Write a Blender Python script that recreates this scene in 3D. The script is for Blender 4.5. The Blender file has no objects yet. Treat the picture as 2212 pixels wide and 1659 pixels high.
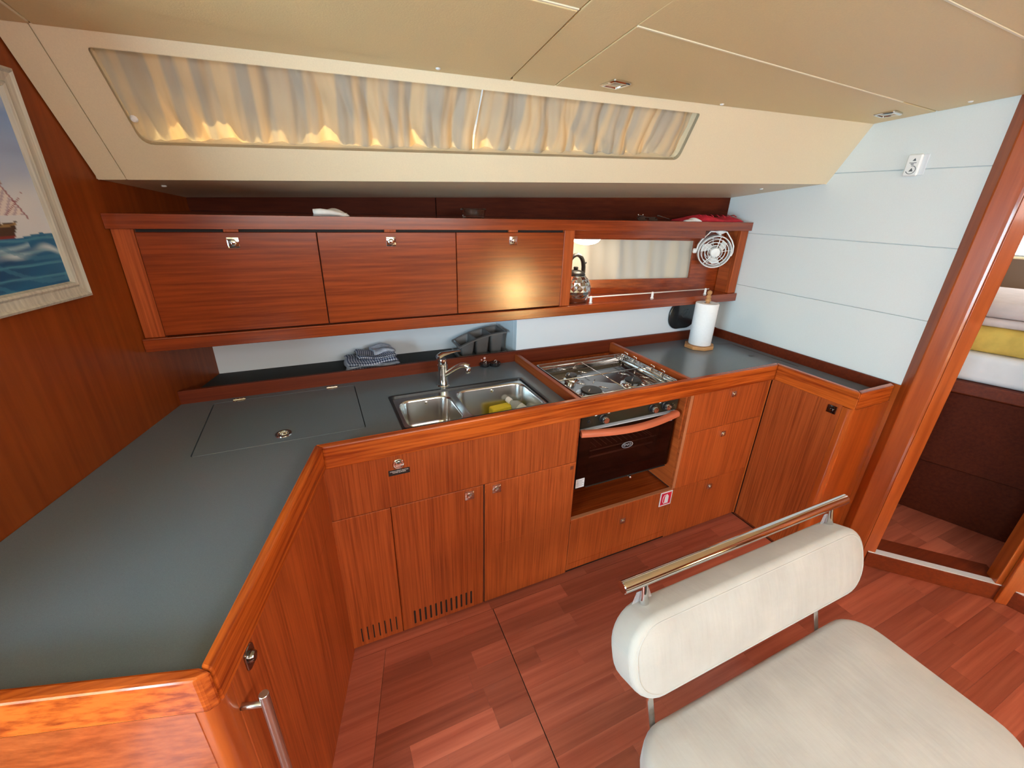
import bpy, bmesh, math, random
from mathutils import Vector, Matrix
from mathutils.geometry import tessellate_polygon
R = math.radians
C = bpy.context.scene.collection
random.seed(7)

# ---------------------------------------------------------------- camera, world, sun, large lights, exposure
scn = bpy.context.scene
cam = bpy.data.cameras.new('camera'); cam_o = bpy.data.objects.new('camera', cam); C.objects.link(cam_o)
cam.sensor_width = 36.0; cam.lens = 36.0*913.08/2212; cam.clip_start = .02
cam_o.matrix_world = Matrix(((0.91083039, 0.13858128, -0.38882288, 0),
                             (-0.4119711, 0.36416098, -0.83526438, 0),
                             (0.02584212, 0.92096797, 0.38878037, 1.6),
                             (0, 0, 0, 1)))
scn.camera = cam_o
w = bpy.data.worlds.new('sky'); scn.world = w; w.use_nodes = True
w.node_tree.nodes['Background'].inputs[0].default_value = (.90, .94, 1.0, 1)
w.node_tree.nodes['Background'].inputs[1].default_value = .55
vs = scn.view_settings
vs.view_transform = 'Standard'; vs.look = 'None'; vs.gamma = 1; vs.use_curve_mapping = False
vs.exposure = 0.8

def lamp(name, typ, loc, energy, color, target=None, **kw):
    l = bpy.data.lights.new(name, typ); l.energy = energy; l.color = color
    for k, v in kw.items(): setattr(l, k, v)
    o = bpy.data.objects.new(name, l); C.objects.link(o); o.location = loc
    if target is not None:
        o.rotation_euler = (Vector(target)-Vector(loc)).to_track_quat('-Z', 'Y').to_euler()
    return o
# sun almost overhead: grazes the inner side of the coachroof window
lamp('sun', 'SUN', (0, 3, 5), 13.0, (1, .63, .26), target=(0, 3-.10, 0), angle=R(1.0))
# daylight through the companionway (aft, behind the camera) and through the deck hatch over the saloon
lamp('companionway_daylight', 'AREA', (-1.75, -.45, 1.15), 64, (.56, .84, 1.0), target=(2.3, .9, 1.1), shape='RECTANGLE', size=.8, size_y=1.1)
lamp('hatch_daylight', 'AREA', (.75, -.75, 1.98), 11, (.96, .97, 1.0), target=(.75, -.55, 0), shape='RECTANGLE', size=.7, size_y=.7)
lamp('saloon_window_daylight', 'AREA', (.6, -2.1, 1.80), 27, (1.0, .95, .88), target=(.7, 1.5, 1.25), shape='RECTANGLE', size=2.6, size_y=.4)
lamp('cabin_hatch_daylight', 'AREA', (3.25, .45, 1.92), 2, (.86, .93, 1.0), target=(3.3, .55, 0), shape='RECTANGLE', size=.45, size_y=.45)

# sunbeam down the companionway on to its steps
lamp('companionway_sunbeam', 'SPOT', (-1.05, -.95, 1.93), 1300, (1, .74, .40), target=(-1.45, -.25, .32), spot_size=R(32), spot_blend=.6, shadow_soft_size=.02)
# sunbeam through the open hatch on to the settee behind the camera
lamp('hatch_sunbeam', 'SPOT', (2.05, -.62, 1.93), 30000, (1, .77, .40), target=(2.24, -1.24, .58), spot_size=R(12), spot_blend=.7, shadow_soft_size=.02)

# ---------------------------------------------------------------- materials
def mat(name):
    m = bpy.data.materials.new(name); m.use_nodes = True
    nt = m.node_tree; p = nt.nodes['Principled BSDF']
    return m, nt, p, nt.nodes.new, nt.links.new
def plain(name, col, rough=.5, metal=0, spec=.5, noise=0, nscale=40, bump=0, coat=0, emit=None, trans=0):
    m, nt, p, N, L = mat(name)
    p.inputs['Base Color'].default_value = (*col, 1); p.inputs['Roughness'].default_value = rough
    p.inputs['Metallic'].default_value = metal; p.inputs['Specular IOR Level'].default_value = spec
    p.inputs['Coat Weight'].default_value = coat; p.inputs['Transmission Weight'].default_value = trans
    if emit: p.inputs['Emission Color'].default_value = (*emit[0], 1); p.inputs['Emission Strength'].default_value = emit[1]
    if noise or bump:
        tc = N('ShaderNodeTexCoord'); n = N('ShaderNodeTexNoise'); n.inputs['Scale'].default_value = nscale; n.inputs['Detail'].default_value = 4
        L(tc.outputs['Object'], n.inputs['Vector'])
        if noise:
            r = N('ShaderNodeValToRGB'); e = r.color_ramp.elements
            e[0].position = .3; e[1].position = .7
            e[0].color = (*[c*(1-noise) for c in col], 1); e[1].color = (*[min(1, c*(1+noise)) for c in col], 1)
            L(n.outputs['Fac'], r.inputs['Fac']); L(r.outputs['Color'], p.inputs['Base Color'])
        if bump:
            b = N('ShaderNodeBump'); b.inputs['Strength'].default_value = bump; b.inputs['Distance'].default_value = .002
            L(n.outputs['Fac'], b.inputs['Height']); L(b.outputs['Normal'], p.inputs['Normal'])
    return m
def wood(name, light, dark, axis, rough=.34, fine=70, along=2.2, tone=.10, coat=0.0, bands=False, contrast=.5, rot=0, spec=.25, croughness=.08):
    """veneer with grain running along one world axis; every object gets its own shift and tone"""
    m, nt, p, N, L = mat(name)
    tc = N('ShaderNodeTexCoord'); oi = N('ShaderNodeObjectInfo'); mp = N('ShaderNodeMapping')
    sc = [fine]*3; sc['xyz'.index(axis)] = along; mp.inputs['Scale'].default_value = sc
    src = tc.outputs['Object']
    if rot:
        vr = N('ShaderNodeVectorRotate'); vr.rotation_type = 'Z_AXIS'; vr.inputs['Angle'].default_value = rot
        L(src, vr.inputs['Vector']); src = vr.outputs['Vector']
    mul = N('ShaderNodeMath'); mul.operation = 'MULTIPLY'; mul.inputs[1].default_value = 7.3; L(oi.outputs['Random'], mul.inputs[0])
    add = N('ShaderNodeVectorMath'); add.operation = 'ADD'; L(src, add.inputs[0]); L(mul.outputs[0], add.inputs[1])
    L(add.outputs[0], mp.inputs['Vector'])
    n1 = N('ShaderNodeTexNoise'); n1.inputs['Scale'].default_value = 1; n1.inputs['Detail'].default_value = 5; n1.inputs['Roughness'].default_value = .6
    L(mp.outputs[0], n1.inputs['Vector'])
    mp2 = N('ShaderNodeMapping'); sc2 = [fine*.13]*3; sc2['xyz'.index(axis)] = along*.5; mp2.inputs['Scale'].default_value = sc2
    L(add.outputs[0], mp2.inputs['Vector'])
    n2 = N('ShaderNodeTexNoise'); n2.inputs['Scale'].default_value = 1; n2.inputs['Detail'].default_value = 3
    L(mp2.outputs[0], n2.inputs['Vector'])
    val = N('ShaderNodeMath'); val.operation = 'MULTIPLY_ADD'; val.inputs[1].default_value = .74
    half = N('ShaderNodeMath'); half.operation = 'MULTIPLY'; half.inputs[1].default_value = .26; L(n2.outputs['Fac'], half.inputs[0])
    L(n1.outputs['Fac'], val.inputs[0]); L(half.outputs[0], val.inputs[2])
    fac = val.outputs[0]
    if bands:
        wv = N('ShaderNodeTexWave'); wv.wave_type = 'BANDS'; wv.bands_direction = 'DIAGONAL'
        wv.inputs['Scale'].default_value = .42; wv.inputs['Distortion'].default_value = 6; wv.inputs['Detail'].default_value = 2; wv.inputs['Detail Scale'].default_value = .6
        L(mp2.outputs[0], wv.inputs['Vector'])
        mx = N('ShaderNodeMath'); mx.operation = 'MULTIPLY_ADD'; mx.inputs[1].default_value = .45
        h2 = N('ShaderNodeMath'); h2.operation = 'MULTIPLY'; h2.inputs[1].default_value = .58; L(fac, h2.inputs[0])
        L(wv.outputs['Fac'], mx.inputs[0]); L(h2.outputs[0], mx.inputs[2]); fac = mx.outputs[0]
    r = N('ShaderNodeValToRGB'); e = r.color_ramp.elements
    e[0].position = .5-contrast*.3; e[1].position = .5+contrast*.25
    e[0].color = (*dark, 1); e[1].color = (*light, 1); L(fac, r.inputs['Fac'])
    hsv = N('ShaderNodeHueSaturation'); mr = N('ShaderNodeMapRange'); mr.inputs['To Min'].default_value = 1-tone; mr.inputs['To Max'].default_value = 1+tone
    L(oi.outputs['Random'], mr.inputs['Value']); L(mr.outputs[0], hsv.inputs['Value']); L(r.outputs['Color'], hsv.inputs['Color'])
    L(hsv.outputs['Color'], p.inputs['Base Color'])
    p.inputs['Roughness'].default_value = rough; p.inputs['Coat Weight'].default_value = coat; p.inputs['Coat Roughness'].default_value = croughness; p.inputs['Specular IOR Level'].default_value = spec
    b = N('ShaderNodeBump'); b.inputs['Strength'].default_value = .06; b.inputs['Distance'].default_value = .001
    L(n1.outputs['Fac'], b.inputs['Height']); L(b.outputs['Normal'], p.inputs['Normal'])
    return m
V1, V0 = (.41, .086, .019), (.24, .042, .009)
WV = wood('mahogany_veneer_upright', V1, V0, 'z', rough=.38, fine=170, along=3, contrast=.40)
WH = wood('mahogany_veneer_level', (.28, .046, .0075), (.16, .022, .004), 'x', rough=.22, spec=.5, coat=.5, croughness=.2, tone=.03, fine=85, along=3, contrast=.42)
WY = wood('mahogany_veneer_athwart', V1, V0, 'y', rough=.36)
WL = wood('mahogany_bulkhead', (.25, .052, .008), (.18, .032, .005), 'z', rough=.33, fine=45)
WDK = wood('shaded_mahogany', (.085, .014, .004), (.055, .008, .0025), 'x', rough=.6, tone=.05, spec=.10)  # darker mahogany copy: shade under the deck and on the berth put into the colour
WS = wood('solid_mahogany_fore_and_aft', (.52, .105, .014), (.22, .030, .005), 'x', rough=.22, fine=75, along=2.6, tone=.04, coat=.35, contrast=.36)
WSY = wood('solid_mahogany_athwart', (.52, .105, .014), (.22, .030, .005), 'y', rough=.22, fine=75, along=2.6, tone=.04, coat=.35, contrast=.36)
WSZ = wood('solid_mahogany_post', (.44, .090, .014), (.27, .046, .007), 'z', rough=.30, fine=30, along=1.5, coat=.5)
WD = wood('dark_mahogany', (.15, .024, .006), (.095, .014, .004), 'x', rough=.5, tone=.05)
FL = wood('floor_plank_wood', (.39, .105, .060), (.25, .056, .032), 'x', rough=.30, fine=40, along=1.4, tone=.26, coat=.3)
BEECH = wood('beech', (.52, .27, .11), (.38, .18, .07), 'x', rough=.5, fine=60)
CREAM = plain('cream_liner', (.77, .65, .45), .45, noise=.03, nscale=300, bump=.12)
CREAM2 = plain('cream_headliner', (.77, .61, .32), .42, noise=.03, nscale=260, bump=.15)
STRIP = plain('pale_joint_trim', (.93, .84, .62), .4)
WHITEW = plain('white_liner_board', (.72, .765, .765), .42, noise=.015, nscale=250, bump=.08)
SPLASH = plain('white_laminate', (.70, .755, .80), .35)
GREY = plain('grey_laminate', (.130, .160, .185), .23, spec=.5, noise=.10, nscale=900, bump=.015)
GREYM = plain('matt_shaded_grey_laminate', (.045, .050, .052), .75, spec=.15, noise=.10, nscale=900)  # ledge copy of the grey laminate, cabinet shade put into its darker colour
BLACK = plain('black_plastic', (.012, .012, .013), .35)
BLACKG = plain('black_enamel', (.010, .010, .010), .10, coat=.5)
DARKGAP = plain('dark_shadow_joint', (.010, .006, .004), .7)
STEEL = plain('brushed_steel', (.62, .62, .60), .22, metal=1)
CHROME = plain('chrome', (.75, .75, .74), .08, metal=1)
BRUSH = plain('satin_steel', (.55, .54, .52), .30, metal=1)
ALU = plain('aluminium_strip', (.84, .84, .87), .35, metal=.15)
WHITEP = plain('white_plastic', (.86, .86, .84), .35)
WHITEC = plain('white_cotton', (.80, .78, .74), .9, noise=.05, nscale=60, bump=.3)
GREYP = plain('grey_plastic', (.115, .108, .105), .45)
CHAIR = None
YELLOW = plain('yellow_sponge', (.85, .66, .04), .9, noise=.12, nscale=500, bump=.5)
RED = plain('red_cloth', (.55, .012, .03), .75, noise=.15, nscale=40, bump=.4)
SIGNRED = plain('sign_red', (.65, .01, .04), .4)
PAPER = plain('kitchen_paper', (.86, .88, .90), .9, noise=.02, nscale=90, bump=.35)
LABELW = plain('white_label', (.75, .76, .78), .5)
OVENW = plain('terracotta_handle', (.52, .13, .06), .42)
MARK = plain('grey_print', (.10, .11, .12), .6)
LAMPG = plain('lit_lamp_diffuser', (1, .95, .85), .5, emit=((1, .86, .62), 14))
OVENGLASS = None

def build_special():
    global CHAIR, CURT, GLASS, CLEAR, OVENGLASS, CHECK, DCURT
    m, nt, p, N, L = mat('cream_corduroy')
    tc = N('ShaderNodeTexCoord'); wv = N('ShaderNodeTexWave'); wv.inputs['Scale'].default_value = 260; wv.inputs['Distortion'].default_value = .6
    n = N('ShaderNodeTexNoise'); n.inputs['Scale'].default_value = 9; n.inputs['Detail'].default_value = 6
    L(tc.outputs['Object'], wv.inputs['Vector']); L(tc.outputs['Object'], n.inputs['Vector'])
    r = N('ShaderNodeValToRGB'); r.color_ramp.elements[0].position = .3; r.color_ramp.elements[1].position = .7
    r.color_ramp.elements[0].color = (.385, .36, .325, 1); r.color_ramp.elements[1].color = (.45, .425, .385, 1)
    L(n.outputs['Fac'], r.inputs['Fac']); L(r.outputs['Color'], p.inputs['Base Color'])
    b = N('ShaderNodeBump'); b.inputs['Strength'].default_value = .22; b.inputs['Distance'].default_value = .001
    L(wv.outputs['Fac'], b.inputs['Height'])
    b2 = N('ShaderNodeBump'); b2.inputs['Strength'].default_value = .45; b2.inputs['Distance'].default_value = .006
    mpc = N('ShaderNodeMapping'); mpc.inputs['Scale'].default_value = (26, 5, 3.2); L(tc.outputs['Object'], mpc.inputs['Vector'])
    nc = N('ShaderNodeTexNoise'); nc.inputs['Scale'].default_value = 1; nc.inputs['Detail'].default_value = 3; L(mpc.outputs[0], nc.inputs['Vector'])
    am = N('ShaderNodeMath'); am.operation = 'ADD'; L(n.outputs['Fac'], am.inputs[0]); L(nc.outputs['Fac'], am.inputs[1]); L(am.outputs[0], b2.inputs['Height']); L(b.outputs['Normal'], b2.inputs['Normal']); L(b2.outputs['Normal'], p.inputs['Normal'])
    p.inputs['Roughness'].default_value = .85; p.inputs['Sheen Weight'].default_value = .3
    CHAIR = m
    def curtain(name, c1, c2, tr, scale):
        m, nt, p, N, L = mat(name)
        tc = N('ShaderNodeTexCoord'); mp = N('ShaderNodeMapping'); mp.inputs['Scale'].default_value = (1, .0, .0)
        L(tc.outputs['Object'], mp.inputs['Vector'])
        n = N('ShaderNodeTexNoise'); n.inputs['Scale'].default_value = scale; n.inputs['Detail'].default_value = 1; L(mp.outputs[0], n.inputs['Vector'])
        r = N('ShaderNodeValToRGB'); r.color_ramp.elements[0].position = .46; r.color_ramp.elements[1].position = .54
        r.color_ramp.elements[0].color = (*c1, 1); r.color_ramp.elements[1].color = (*c2, 1)
        L(n.outputs['Fac'], r.inputs['Fac']); L(r.outputs['Color'], p.inputs['Base Color']); p.inputs['Roughness'].default_value = .9
        t = N('ShaderNodeBsdfTranslucent'); L(r.outputs['Color'], t.inputs['Color'])
        mx = N('ShaderNodeMixShader'); mx.inputs[0].default_value = tr
        L(p.outputs[0], mx.inputs[1]); L(t.outputs[0], mx.inputs[2]); L(mx.outputs[0], nt.nodes['Material Output'].inputs[0])
        return m
    CURT = curtain('striped_curtain_cloth', (.37, .36, .32), (.54, .45, .31), .40, 15)
    DCURT = curtain('beige_curtain_cloth', (.60, .56, .48), (.66, .58, .45), .40, 9)
    m, nt, p, N, L = mat('window_glass')
    g = N('ShaderNodeBsdfGlossy'); g.inputs['Roughness'].default_value = .02; tr = N('ShaderNodeBsdfTransparent'); tr.inputs[0].default_value = (.92, .95, .95, 1)
    mx = N('ShaderNodeMixShader'); mx.inputs[0].default_value = .07; L(tr.outputs[0], mx.inputs[1]); L(g.outputs[0], mx.inputs[2])
    L(mx.outputs[0], nt.nodes['Material Output'].inputs[0]); GLASS = m
    m, nt, p, N, L = mat('clear_glass')
    p.inputs['Base Color'].default_value = (.9, .93, .93, 1); p.inputs['Transmission Weight'].default_value = 1; p.inputs['Roughness'].default_value = .03; CLEAR = m
    m, nt, p, N, L = mat('oven_glass')
    g = N('ShaderNodeBsdfGlossy'); g.inputs['Roughness'].default_value = .04; tr = N('ShaderNodeBsdfTransparent'); tr.inputs[0].default_value = (.42, .30, .27, 1)
    mx = N('ShaderNodeMixShader'); mx.inputs[0].default_value = .07; L(tr.outputs[0], mx.inputs[1]); L(g.outputs[0], mx.inputs[2])
    L(mx.outputs[0], nt.nodes['Material Output'].inputs[0]); OVENGLASS = m
    m, nt, p, N, L = mat('navy_check_cotton')
    at = N('ShaderNodeAttribute'); at.attribute_name = 'UVMap'
    sx = N('ShaderNodeSeparateXYZ'); L(at.outputs['Vector'], sx.inputs[0])
    outs = []
    for k, f in ((0, 20.), (1, 14.)):
        q = N('ShaderNodeMath'); q.operation = 'MULTIPLY'; q.inputs[1].default_value = f; L(sx.outputs[k], q.inputs[0])
        s = N('ShaderNodeMath'); s.operation = 'FRACT'; L(q.outputs[0], s.inputs[0])
        c = N('ShaderNodeMath'); c.operation = 'GREATER_THAN'; c.inputs[1].default_value = .5; L(s.outputs[0], c.inputs[0]); outs.append(c.outputs[0])
    a = N('ShaderNodeMath'); a.operation = 'ADD'; L(outs[0], a.inputs[0]); L(outs[1], a.inputs[1])
    h = N('ShaderNodeMath'); h.operation = 'MULTIPLY'; h.inputs[1].default_value = .5; L(a.outputs[0], h.inputs[0])
    r = N('ShaderNodeValToRGB'); r.color_ramp.elements[0].color = (.72, .74, .80, 1); r.color_ramp.elements[1].color = (.012, .02, .05, 1)
    r.color_ramp.elements.new(.5).color = (.16, .20, .32, 1); L(h.outputs[0], r.inputs[0]); L(r.outputs[0], p.inputs['Base Color']); p.inputs['Roughness'].default_value = .9
    CHECK = m
build_special()

# ---------------------------------------------------------------- mesh helpers
class MB:
    def __init__(s): s.bm = bmesh.new()
    def face(s, pts):
        return s.bm.faces.new([s.bm.verts.new(p) for p in pts])
    def hexa(s, lo, hi):
        """two 4-point loops (bottom, top), same order"""
        a = [s.bm.verts.new(p) for p in lo]; b = [s.bm.verts.new(p) for p in hi]
        s.bm.faces.new(a[::-1]); s.bm.faces.new(b)
        for i in range(4): s.bm.faces.new((a[i], a[(i+1) % 4], b[(i+1) % 4], b[i]))
        return s
    def box(s, x0, x1, y0, y1, z0, z1):
        q = lambda z: [(x0, y0, z), (x1, y0, z), (x1, y1, z), (x0, y1, z)]
        return s.hexa(q(z0), q(z1))
    def loops(s, rings, cap=True, close=False):
        vs = [[s.bm.verts.new(p) for p in r] for r in rings]; n = len(vs[0])
        pairs = list(zip(vs, vs[1:])) + ([(vs[-1], vs[0])] if close else [])
        for a, b in pairs:
            for i in range(n): s.bm.faces.new((a[i], a[(i+1) % n], b[(i+1) % n], b[i]))
        if cap and not close:
            s.bm.faces.new(vs[0][::-1]); s.bm.faces.new(vs[-1])
        return s
    def prism(s, poly, z0, z1):
        return s.loops([[(x, y, z0) for x, y in poly], [(x, y, z1) for x, y in poly]])
    def slab(s, poly3, vec):
        v = Vector(vec)
        return s.loops([[tuple(p) for p in poly3], [tuple(Vector(p)+v) for p in poly3]])
    def holed(s, outer, holes, vec):
        """flat polygon with holes (3-D points in one plane), extruded by vec"""
        v = Vector(vec); loops_ = [[Vector(p) for p in outer]] + [[Vector(p) for p in h] for h in holes]
        flat = [p for l in loops_ for p in l]
        tris = tessellate_polygon(loops_)
        a = [s.bm.verts.new(p) for p in flat]; b = [s.bm.verts.new(p+v) for p in flat]
        for t in tris:
            try:
                s.bm.faces.new([a[i] for i in t]); s.bm.faces.new([b[i] for i in t][::-1])
            except ValueError: pass
        o = 0
        for l in loops_:
            n = len(l)
            for i in range(n):
                j = (i+1) % n; s.bm.faces.new((a[o+i], a[o+j], b[o+j], b[o+i]))
            o += n
        bmesh.ops.recalc_face_normals(s.bm, faces=s.bm.faces[:]); return s
    def tube(s, path, r, n=10, cap=True, closed=False):
        P = [Vector(p) for p in path]; rr = r if isinstance(r, (list, tuple)) else [r]*len(P)
        rings = []; up = None
        for i, p in enumerate(P):
            if closed: t = (P[(i+1) % len(P)]-P[i-1]).normalized()
            else: t = (P[min(i+1, len(P)-1)]-P[max(i-1, 0)]).normalized()
            if up is None: up = t.orthogonal().normalized()
            up = (up-t*up.dot(t)).normalized(); b = t.cross(up)
            rings.append([p+(up*math.cos(2*math.pi*k/n)+b*math.sin(2*math.pi*k/n))*rr[i] for k in range(n)])
        return s.loops(rings, cap=cap, close=closed)
    def lathe(s, prof, c=(0, 0, 0), n=24, axis='z', M=None):
        """prof: (radius, height) pairs from bottom to top"""
        rings = []
        for r, h in prof:
            ring = []
            for k in range(n):
                a = 2*math.pi*k/n; p = Vector((max(r, 1e-5)*math.cos(a), max(r, 1e-5)*math.sin(a), h))
                if axis == 'y': p = Vector((p.x, -p.z, p.y))
                if axis == 'x': p = Vector((-p.z, p.y, p.x))
                if M is not None: p = M @ p
                ring.append(p+Vector(c))
            rings.append(ring)
        return s.loops(rings)
    def bevel(s, off, seg=1, ang=35):
        bmesh.ops.recalc_face_normals(s.bm, faces=s.bm.faces[:])
        es = [e for e in s.bm.edges if len(e.link_faces) == 2 and e.calc_face_angle(0) > R(ang)]
        bmesh.ops.bevel(s.bm, geom=es, offset=off, segments=seg, affect='EDGES', profile=.5, clamp_overlap=True); return s
def rrect(cx, cy, w, h, r, n=5):
    """rounded rectangle outline, counter-clockwise"""
    out = []
    r = min(r, w/2-1e-4, h/2-1e-4)
    for qx, qy, a0 in ((1, 1, 0), (-1, 1, 90), (-1, -1, 180), (1, -1, 270)):
        for k in range(n+1):
            a = R(a0+90*k/n); out.append((cx+qx*(w/2-r)+r*math.cos(a), cy+qy*(h/2-r)+r*math.sin(a)))
    return out
def tag(o, label=None, cat=None, group=None, kind=None):
    if label: o['label'] = label
    if cat: o['category'] = cat
    if group: o['group'] = group
    if kind: o['kind'] = kind
    return o
def child(o, parent):
    o.parent = parent
    b = getattr(parent, 'location', Vector()) if parent.parent is None else parent.parent.location
    if parent.parent is None: o.matrix_parent_inverse = Matrix.Translation(-Vector(parent.location))
def thing(name, loc, label, cat, group=None):
    o = bpy.data.objects.new(name, None); C.objects.link(o); o.location = loc; o.empty_display_size = .05
    return tag(o, label, cat, group)
def obj(name, b, m, parent=None, smooth=False, label=None, kind=None, autos=False):
    bm = b.bm if isinstance(b, MB) else b
    bmesh.ops.recalc_face_normals(bm, faces=bm.faces[:])
    me = bpy.data.meshes.new(name)
    if autos:
        for f in bm.faces: f.smooth = True
        for e in bm.edges:
            if len(e.link_faces) == 2 and e.calc_face_angle(0) > R(38): e.smooth = False
    elif smooth:
        for f in bm.faces: f.smooth = True
    bm.to_mesh(me); bm.free()
    me.materials.append(m)
    o = bpy.data.objects.new(name, me); C.objects.link(o)
    if parent is not None: child(o, parent)
    if label: o['label'] = label
    if kind: o['kind'] = kind
    return o
def bx(name, x0, x1, y0, y1, z0, z1, m, parent=None, bev=.0015, **kw):
    b = MB().box(x0, x1, y0, y1, z0, z1)
    if bev: b.bevel(bev)
    return obj(name, b, m, parent, **kw)
def struct(name, b, m, smooth=False):
    o = obj(name, b, m, smooth=smooth); o['kind'] = 'structure'; return o
def text_mesh(name, body, size, M, m, parent, ext=.0004):
    cu = bpy.data.curves.new(name, 'FONT'); cu.body = body; cu.size = size; cu.align_x = 'CENTER'; cu.align_y = 'CENTER'; cu.extrude = ext; cu.resolution_u = 2
    t = bpy.data.objects.new(name, cu); C.objects.link(t)
    dg = bpy.context.evaluated_depsgraph_get()
    me = bpy.data.meshes.new_from_object(t.evaluated_get(dg)); bpy.data.objects.remove(t)
    me.transform(M); me.materials.clear(); me.materials.append(m)
    o = bpy.data.objects.new(name, me); C.objects.link(o); child(o, parent); return o
def frameM(o, xdir, ydir):
    x = Vector(xdir).normalized(); y = Vector(ydir).normalized(); z = x.cross(y)
    M = Matrix((x, y, z)).transposed().to_4x4(); M.translation = Vector(o); return M

# ---------------------------------------------------------------- shared geometry (metres; x forward along the hull, y outboard, z up)
XW = 2.287
def wl(y): return -.529+.2903*(y-1.874)            # face of the left bulkhead
def hull(x): return 1.94+.105*(XW-x)               # upper lining of the hull side
def cz(x, y): return 1.964+-.0072*(x-XW)-.065*(y-1.288)
def sof_top(x): return 1.288+.1115*(XW-x)
SA, SB = Vector((2.287, 1.417, 1.733)), Vector((2.287, 1.288, 1.964))
SC_, SD = Vector((-.554, 1.787, 1.639)), Vector((-.605, 1.610, 1.963))
SN = (SB-SA).cross(SC_-SA).normalized()
if SN.y < 0: SN = -SN                               # outward
SU = (SA-SC_).normalized(); SV = SN.cross(SU).normalized()
if SV.z < 0: SV = -SV
def s2(p): d = Vector(p)-SC_; return d.dot(SU), d.dot(SV)
def s3(u, v, off=0): return SC_+SU*u+SV*v+SN*off

# ---------------------------------------------------------------- floor
rnd = random.Random(3)
floor = struct('floor', MB().box(-1.9, 3.2, -2.2, 1.30, -.05, -.004), DARKGAP)
def base_l(y): return -.047+(y-1.233)*.262
def floor_end(y): return 2.0 if y > .86 else (2.304+(.692-y)*.927 if y > .30 else 2.66)
def plank(y0, y1, xa0, xa1, xb0, xb1, g=.00012):
    b = MB().hexa([(xa0+g, y0+g, -.012), (xb0-g, y0+g, -.012), (xb1-g, y1-g, -.012), (xa1+g, y1-g, -.012)],
                  [(xa0+g, y0+g, 0), (xb0-g, y0+g, 0), (xb1-g, y1-g, 0), (xa1+g, y1-g, 0)])
    obj('plank', b, FL, floor)
rows = []; y = 1.2
while y > -.75:
    rows.append((y-.0715, y)); y -= .0715
def run(y0, y1, fa, fb, gl, gr):
    """fill one strip between two (possibly slanting) joints with planks of random length"""
    xa, xb = (fa(y0)+fa(y1))/2, (fb(y0)+fb(y1))/2
    cuts = []; x = xa+rnd.uniform(.08, .5)
    while x < xb-.1: cuts.append(x); x += rnd.uniform(.24, .56)
    ends = [(fa(y0)+gl, fa(y1)+gl)]+[(c, c) for c in cuts]+[(fb(y0)-gr, fb(y1)-gr)]
    for a, b in zip(ends, ends[1:]): plank(y0, y1, a[0], a[1], b[0], b[1])
for y0, y1 in rows:
    left = (lambda y: base_l(y)-.05) if y0 > .45 else (lambda y: -1.2)
    seam = lambda y: base_l(y)+.105
    hs = lambda y: .488+(y-.9)*.035
    if y0 > .45:
        run(y0, y1, left, seam, 0, .0006); run(y0, y1, seam, hs, .0006, .0016)
    else: run(y0, y1, left, hs, 0, .0016)
    run(y0, y1, hs, floor_end, .0016, 0)
for a, b in ((-.12, .30), (.30, .492), (.492, .98), (.98, 1.41), (1.41, 2.0)): plank(1.2014, 1.25, a, a, b, b)

# ---------------------------------------------------------------- ceiling
P = lambda x, y, o=0: (x, y, cz(x, y)+o)
b = MB().slab([P(-2.2, -2.3, .014), P(2.9, -2.3, .014), P(2.9, .75, .014), P(2.30, 1.24, .014), P(2.287, 1.318, .014), P(-.605, 1.640, .014), P(-2.2, 1.82, .014)], (0, 0, .05))
ceil = struct('ceiling', b, CREAM2)
def cpanel(pts, th=.012, low=0):
    b = MB().slab([P(x, y, -low) for x, y in pts], (0, 0, th+low)); b.bevel(.0022, 2); obj('ceiling_panel', b, CREAM2, ceil)
aedge = lambda x: 1.40+.109*(x+.30)
st = lambda x: sof_top(x)
cpanel([(-.520, aedge(-.520)+.003), (.105, 1.447), (.637, 1.447), (.652, st(.652)), (-.524, st(-.524)+.002)])
cpanel([(-2.2, 1.16), (-.532, 1.35), (-.527, st(-.527)), (-.75, st(-.75)), (-2.2, 1.79)])
cpanel([(-.51, 1.005), (.600, 1.003), (.638, 1.441), (.105, 1.442), (-.51, aedge(-.51)-.002)], low=.003)
cpanel([(-2.2, -2.2), (.50, -2.2), (.602, .997), (-2.2, .997)])
cpanel([(.505, -2.2), (.69, -2.2), (.760, .965), (.793, 1.407), (.80, st(.80)), (.657, st(.657)), (.643, 1.44), (.6055, .99)])
cpanel([(.767, 1.0105), (2.018, 1.0655), (2.283, 1.077), (2.283, st(2.283)), (.804, st(.804)), (.797, 1.407)])
cpanel([(.742, .628), (1.272, .649), (2.283, .668), (2.283, 1.071), (2.018, 1.060), (.7635, 1.0045)])
cpanel([(.695, -2.2), (2.65, -2.2), (2.65, .676), (1.272, .643), (.741, .622)])
def strip(pts, wd=.0045):
    a, c = [Vector((*p, 0)) for p in pts]; n = (c-a).cross(Vector((0, 0, 1))).normalized()*wd/2
    b = MB().slab([P(q.x, q.y, .004) for q in (a-n, c-n, c+n, a+n)], (0, 0, -.0055)); obj('joint_strip', b, STRIP, ceil)
strip([(.767, 1.0075), (2.018, 1.0628)]); strip([(-.51, 1.001), (.600, 1.000)]); strip([(.742, .625), (1.272, .646)]); strip([(1.272, .646), (2.2, .6665)])
strip([(-.530, 1.35), (-.526, 1.585)])
for x, y in ((.414, 1.466), (1.458, 1.362), (2.225, .956)):
    obj('screw_cap', MB().lathe([(.0045, -.0035), (.0075, -.001), (.008, .001)], P(x, y), 14), WHITEP, ceil, smooth=True)

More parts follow.
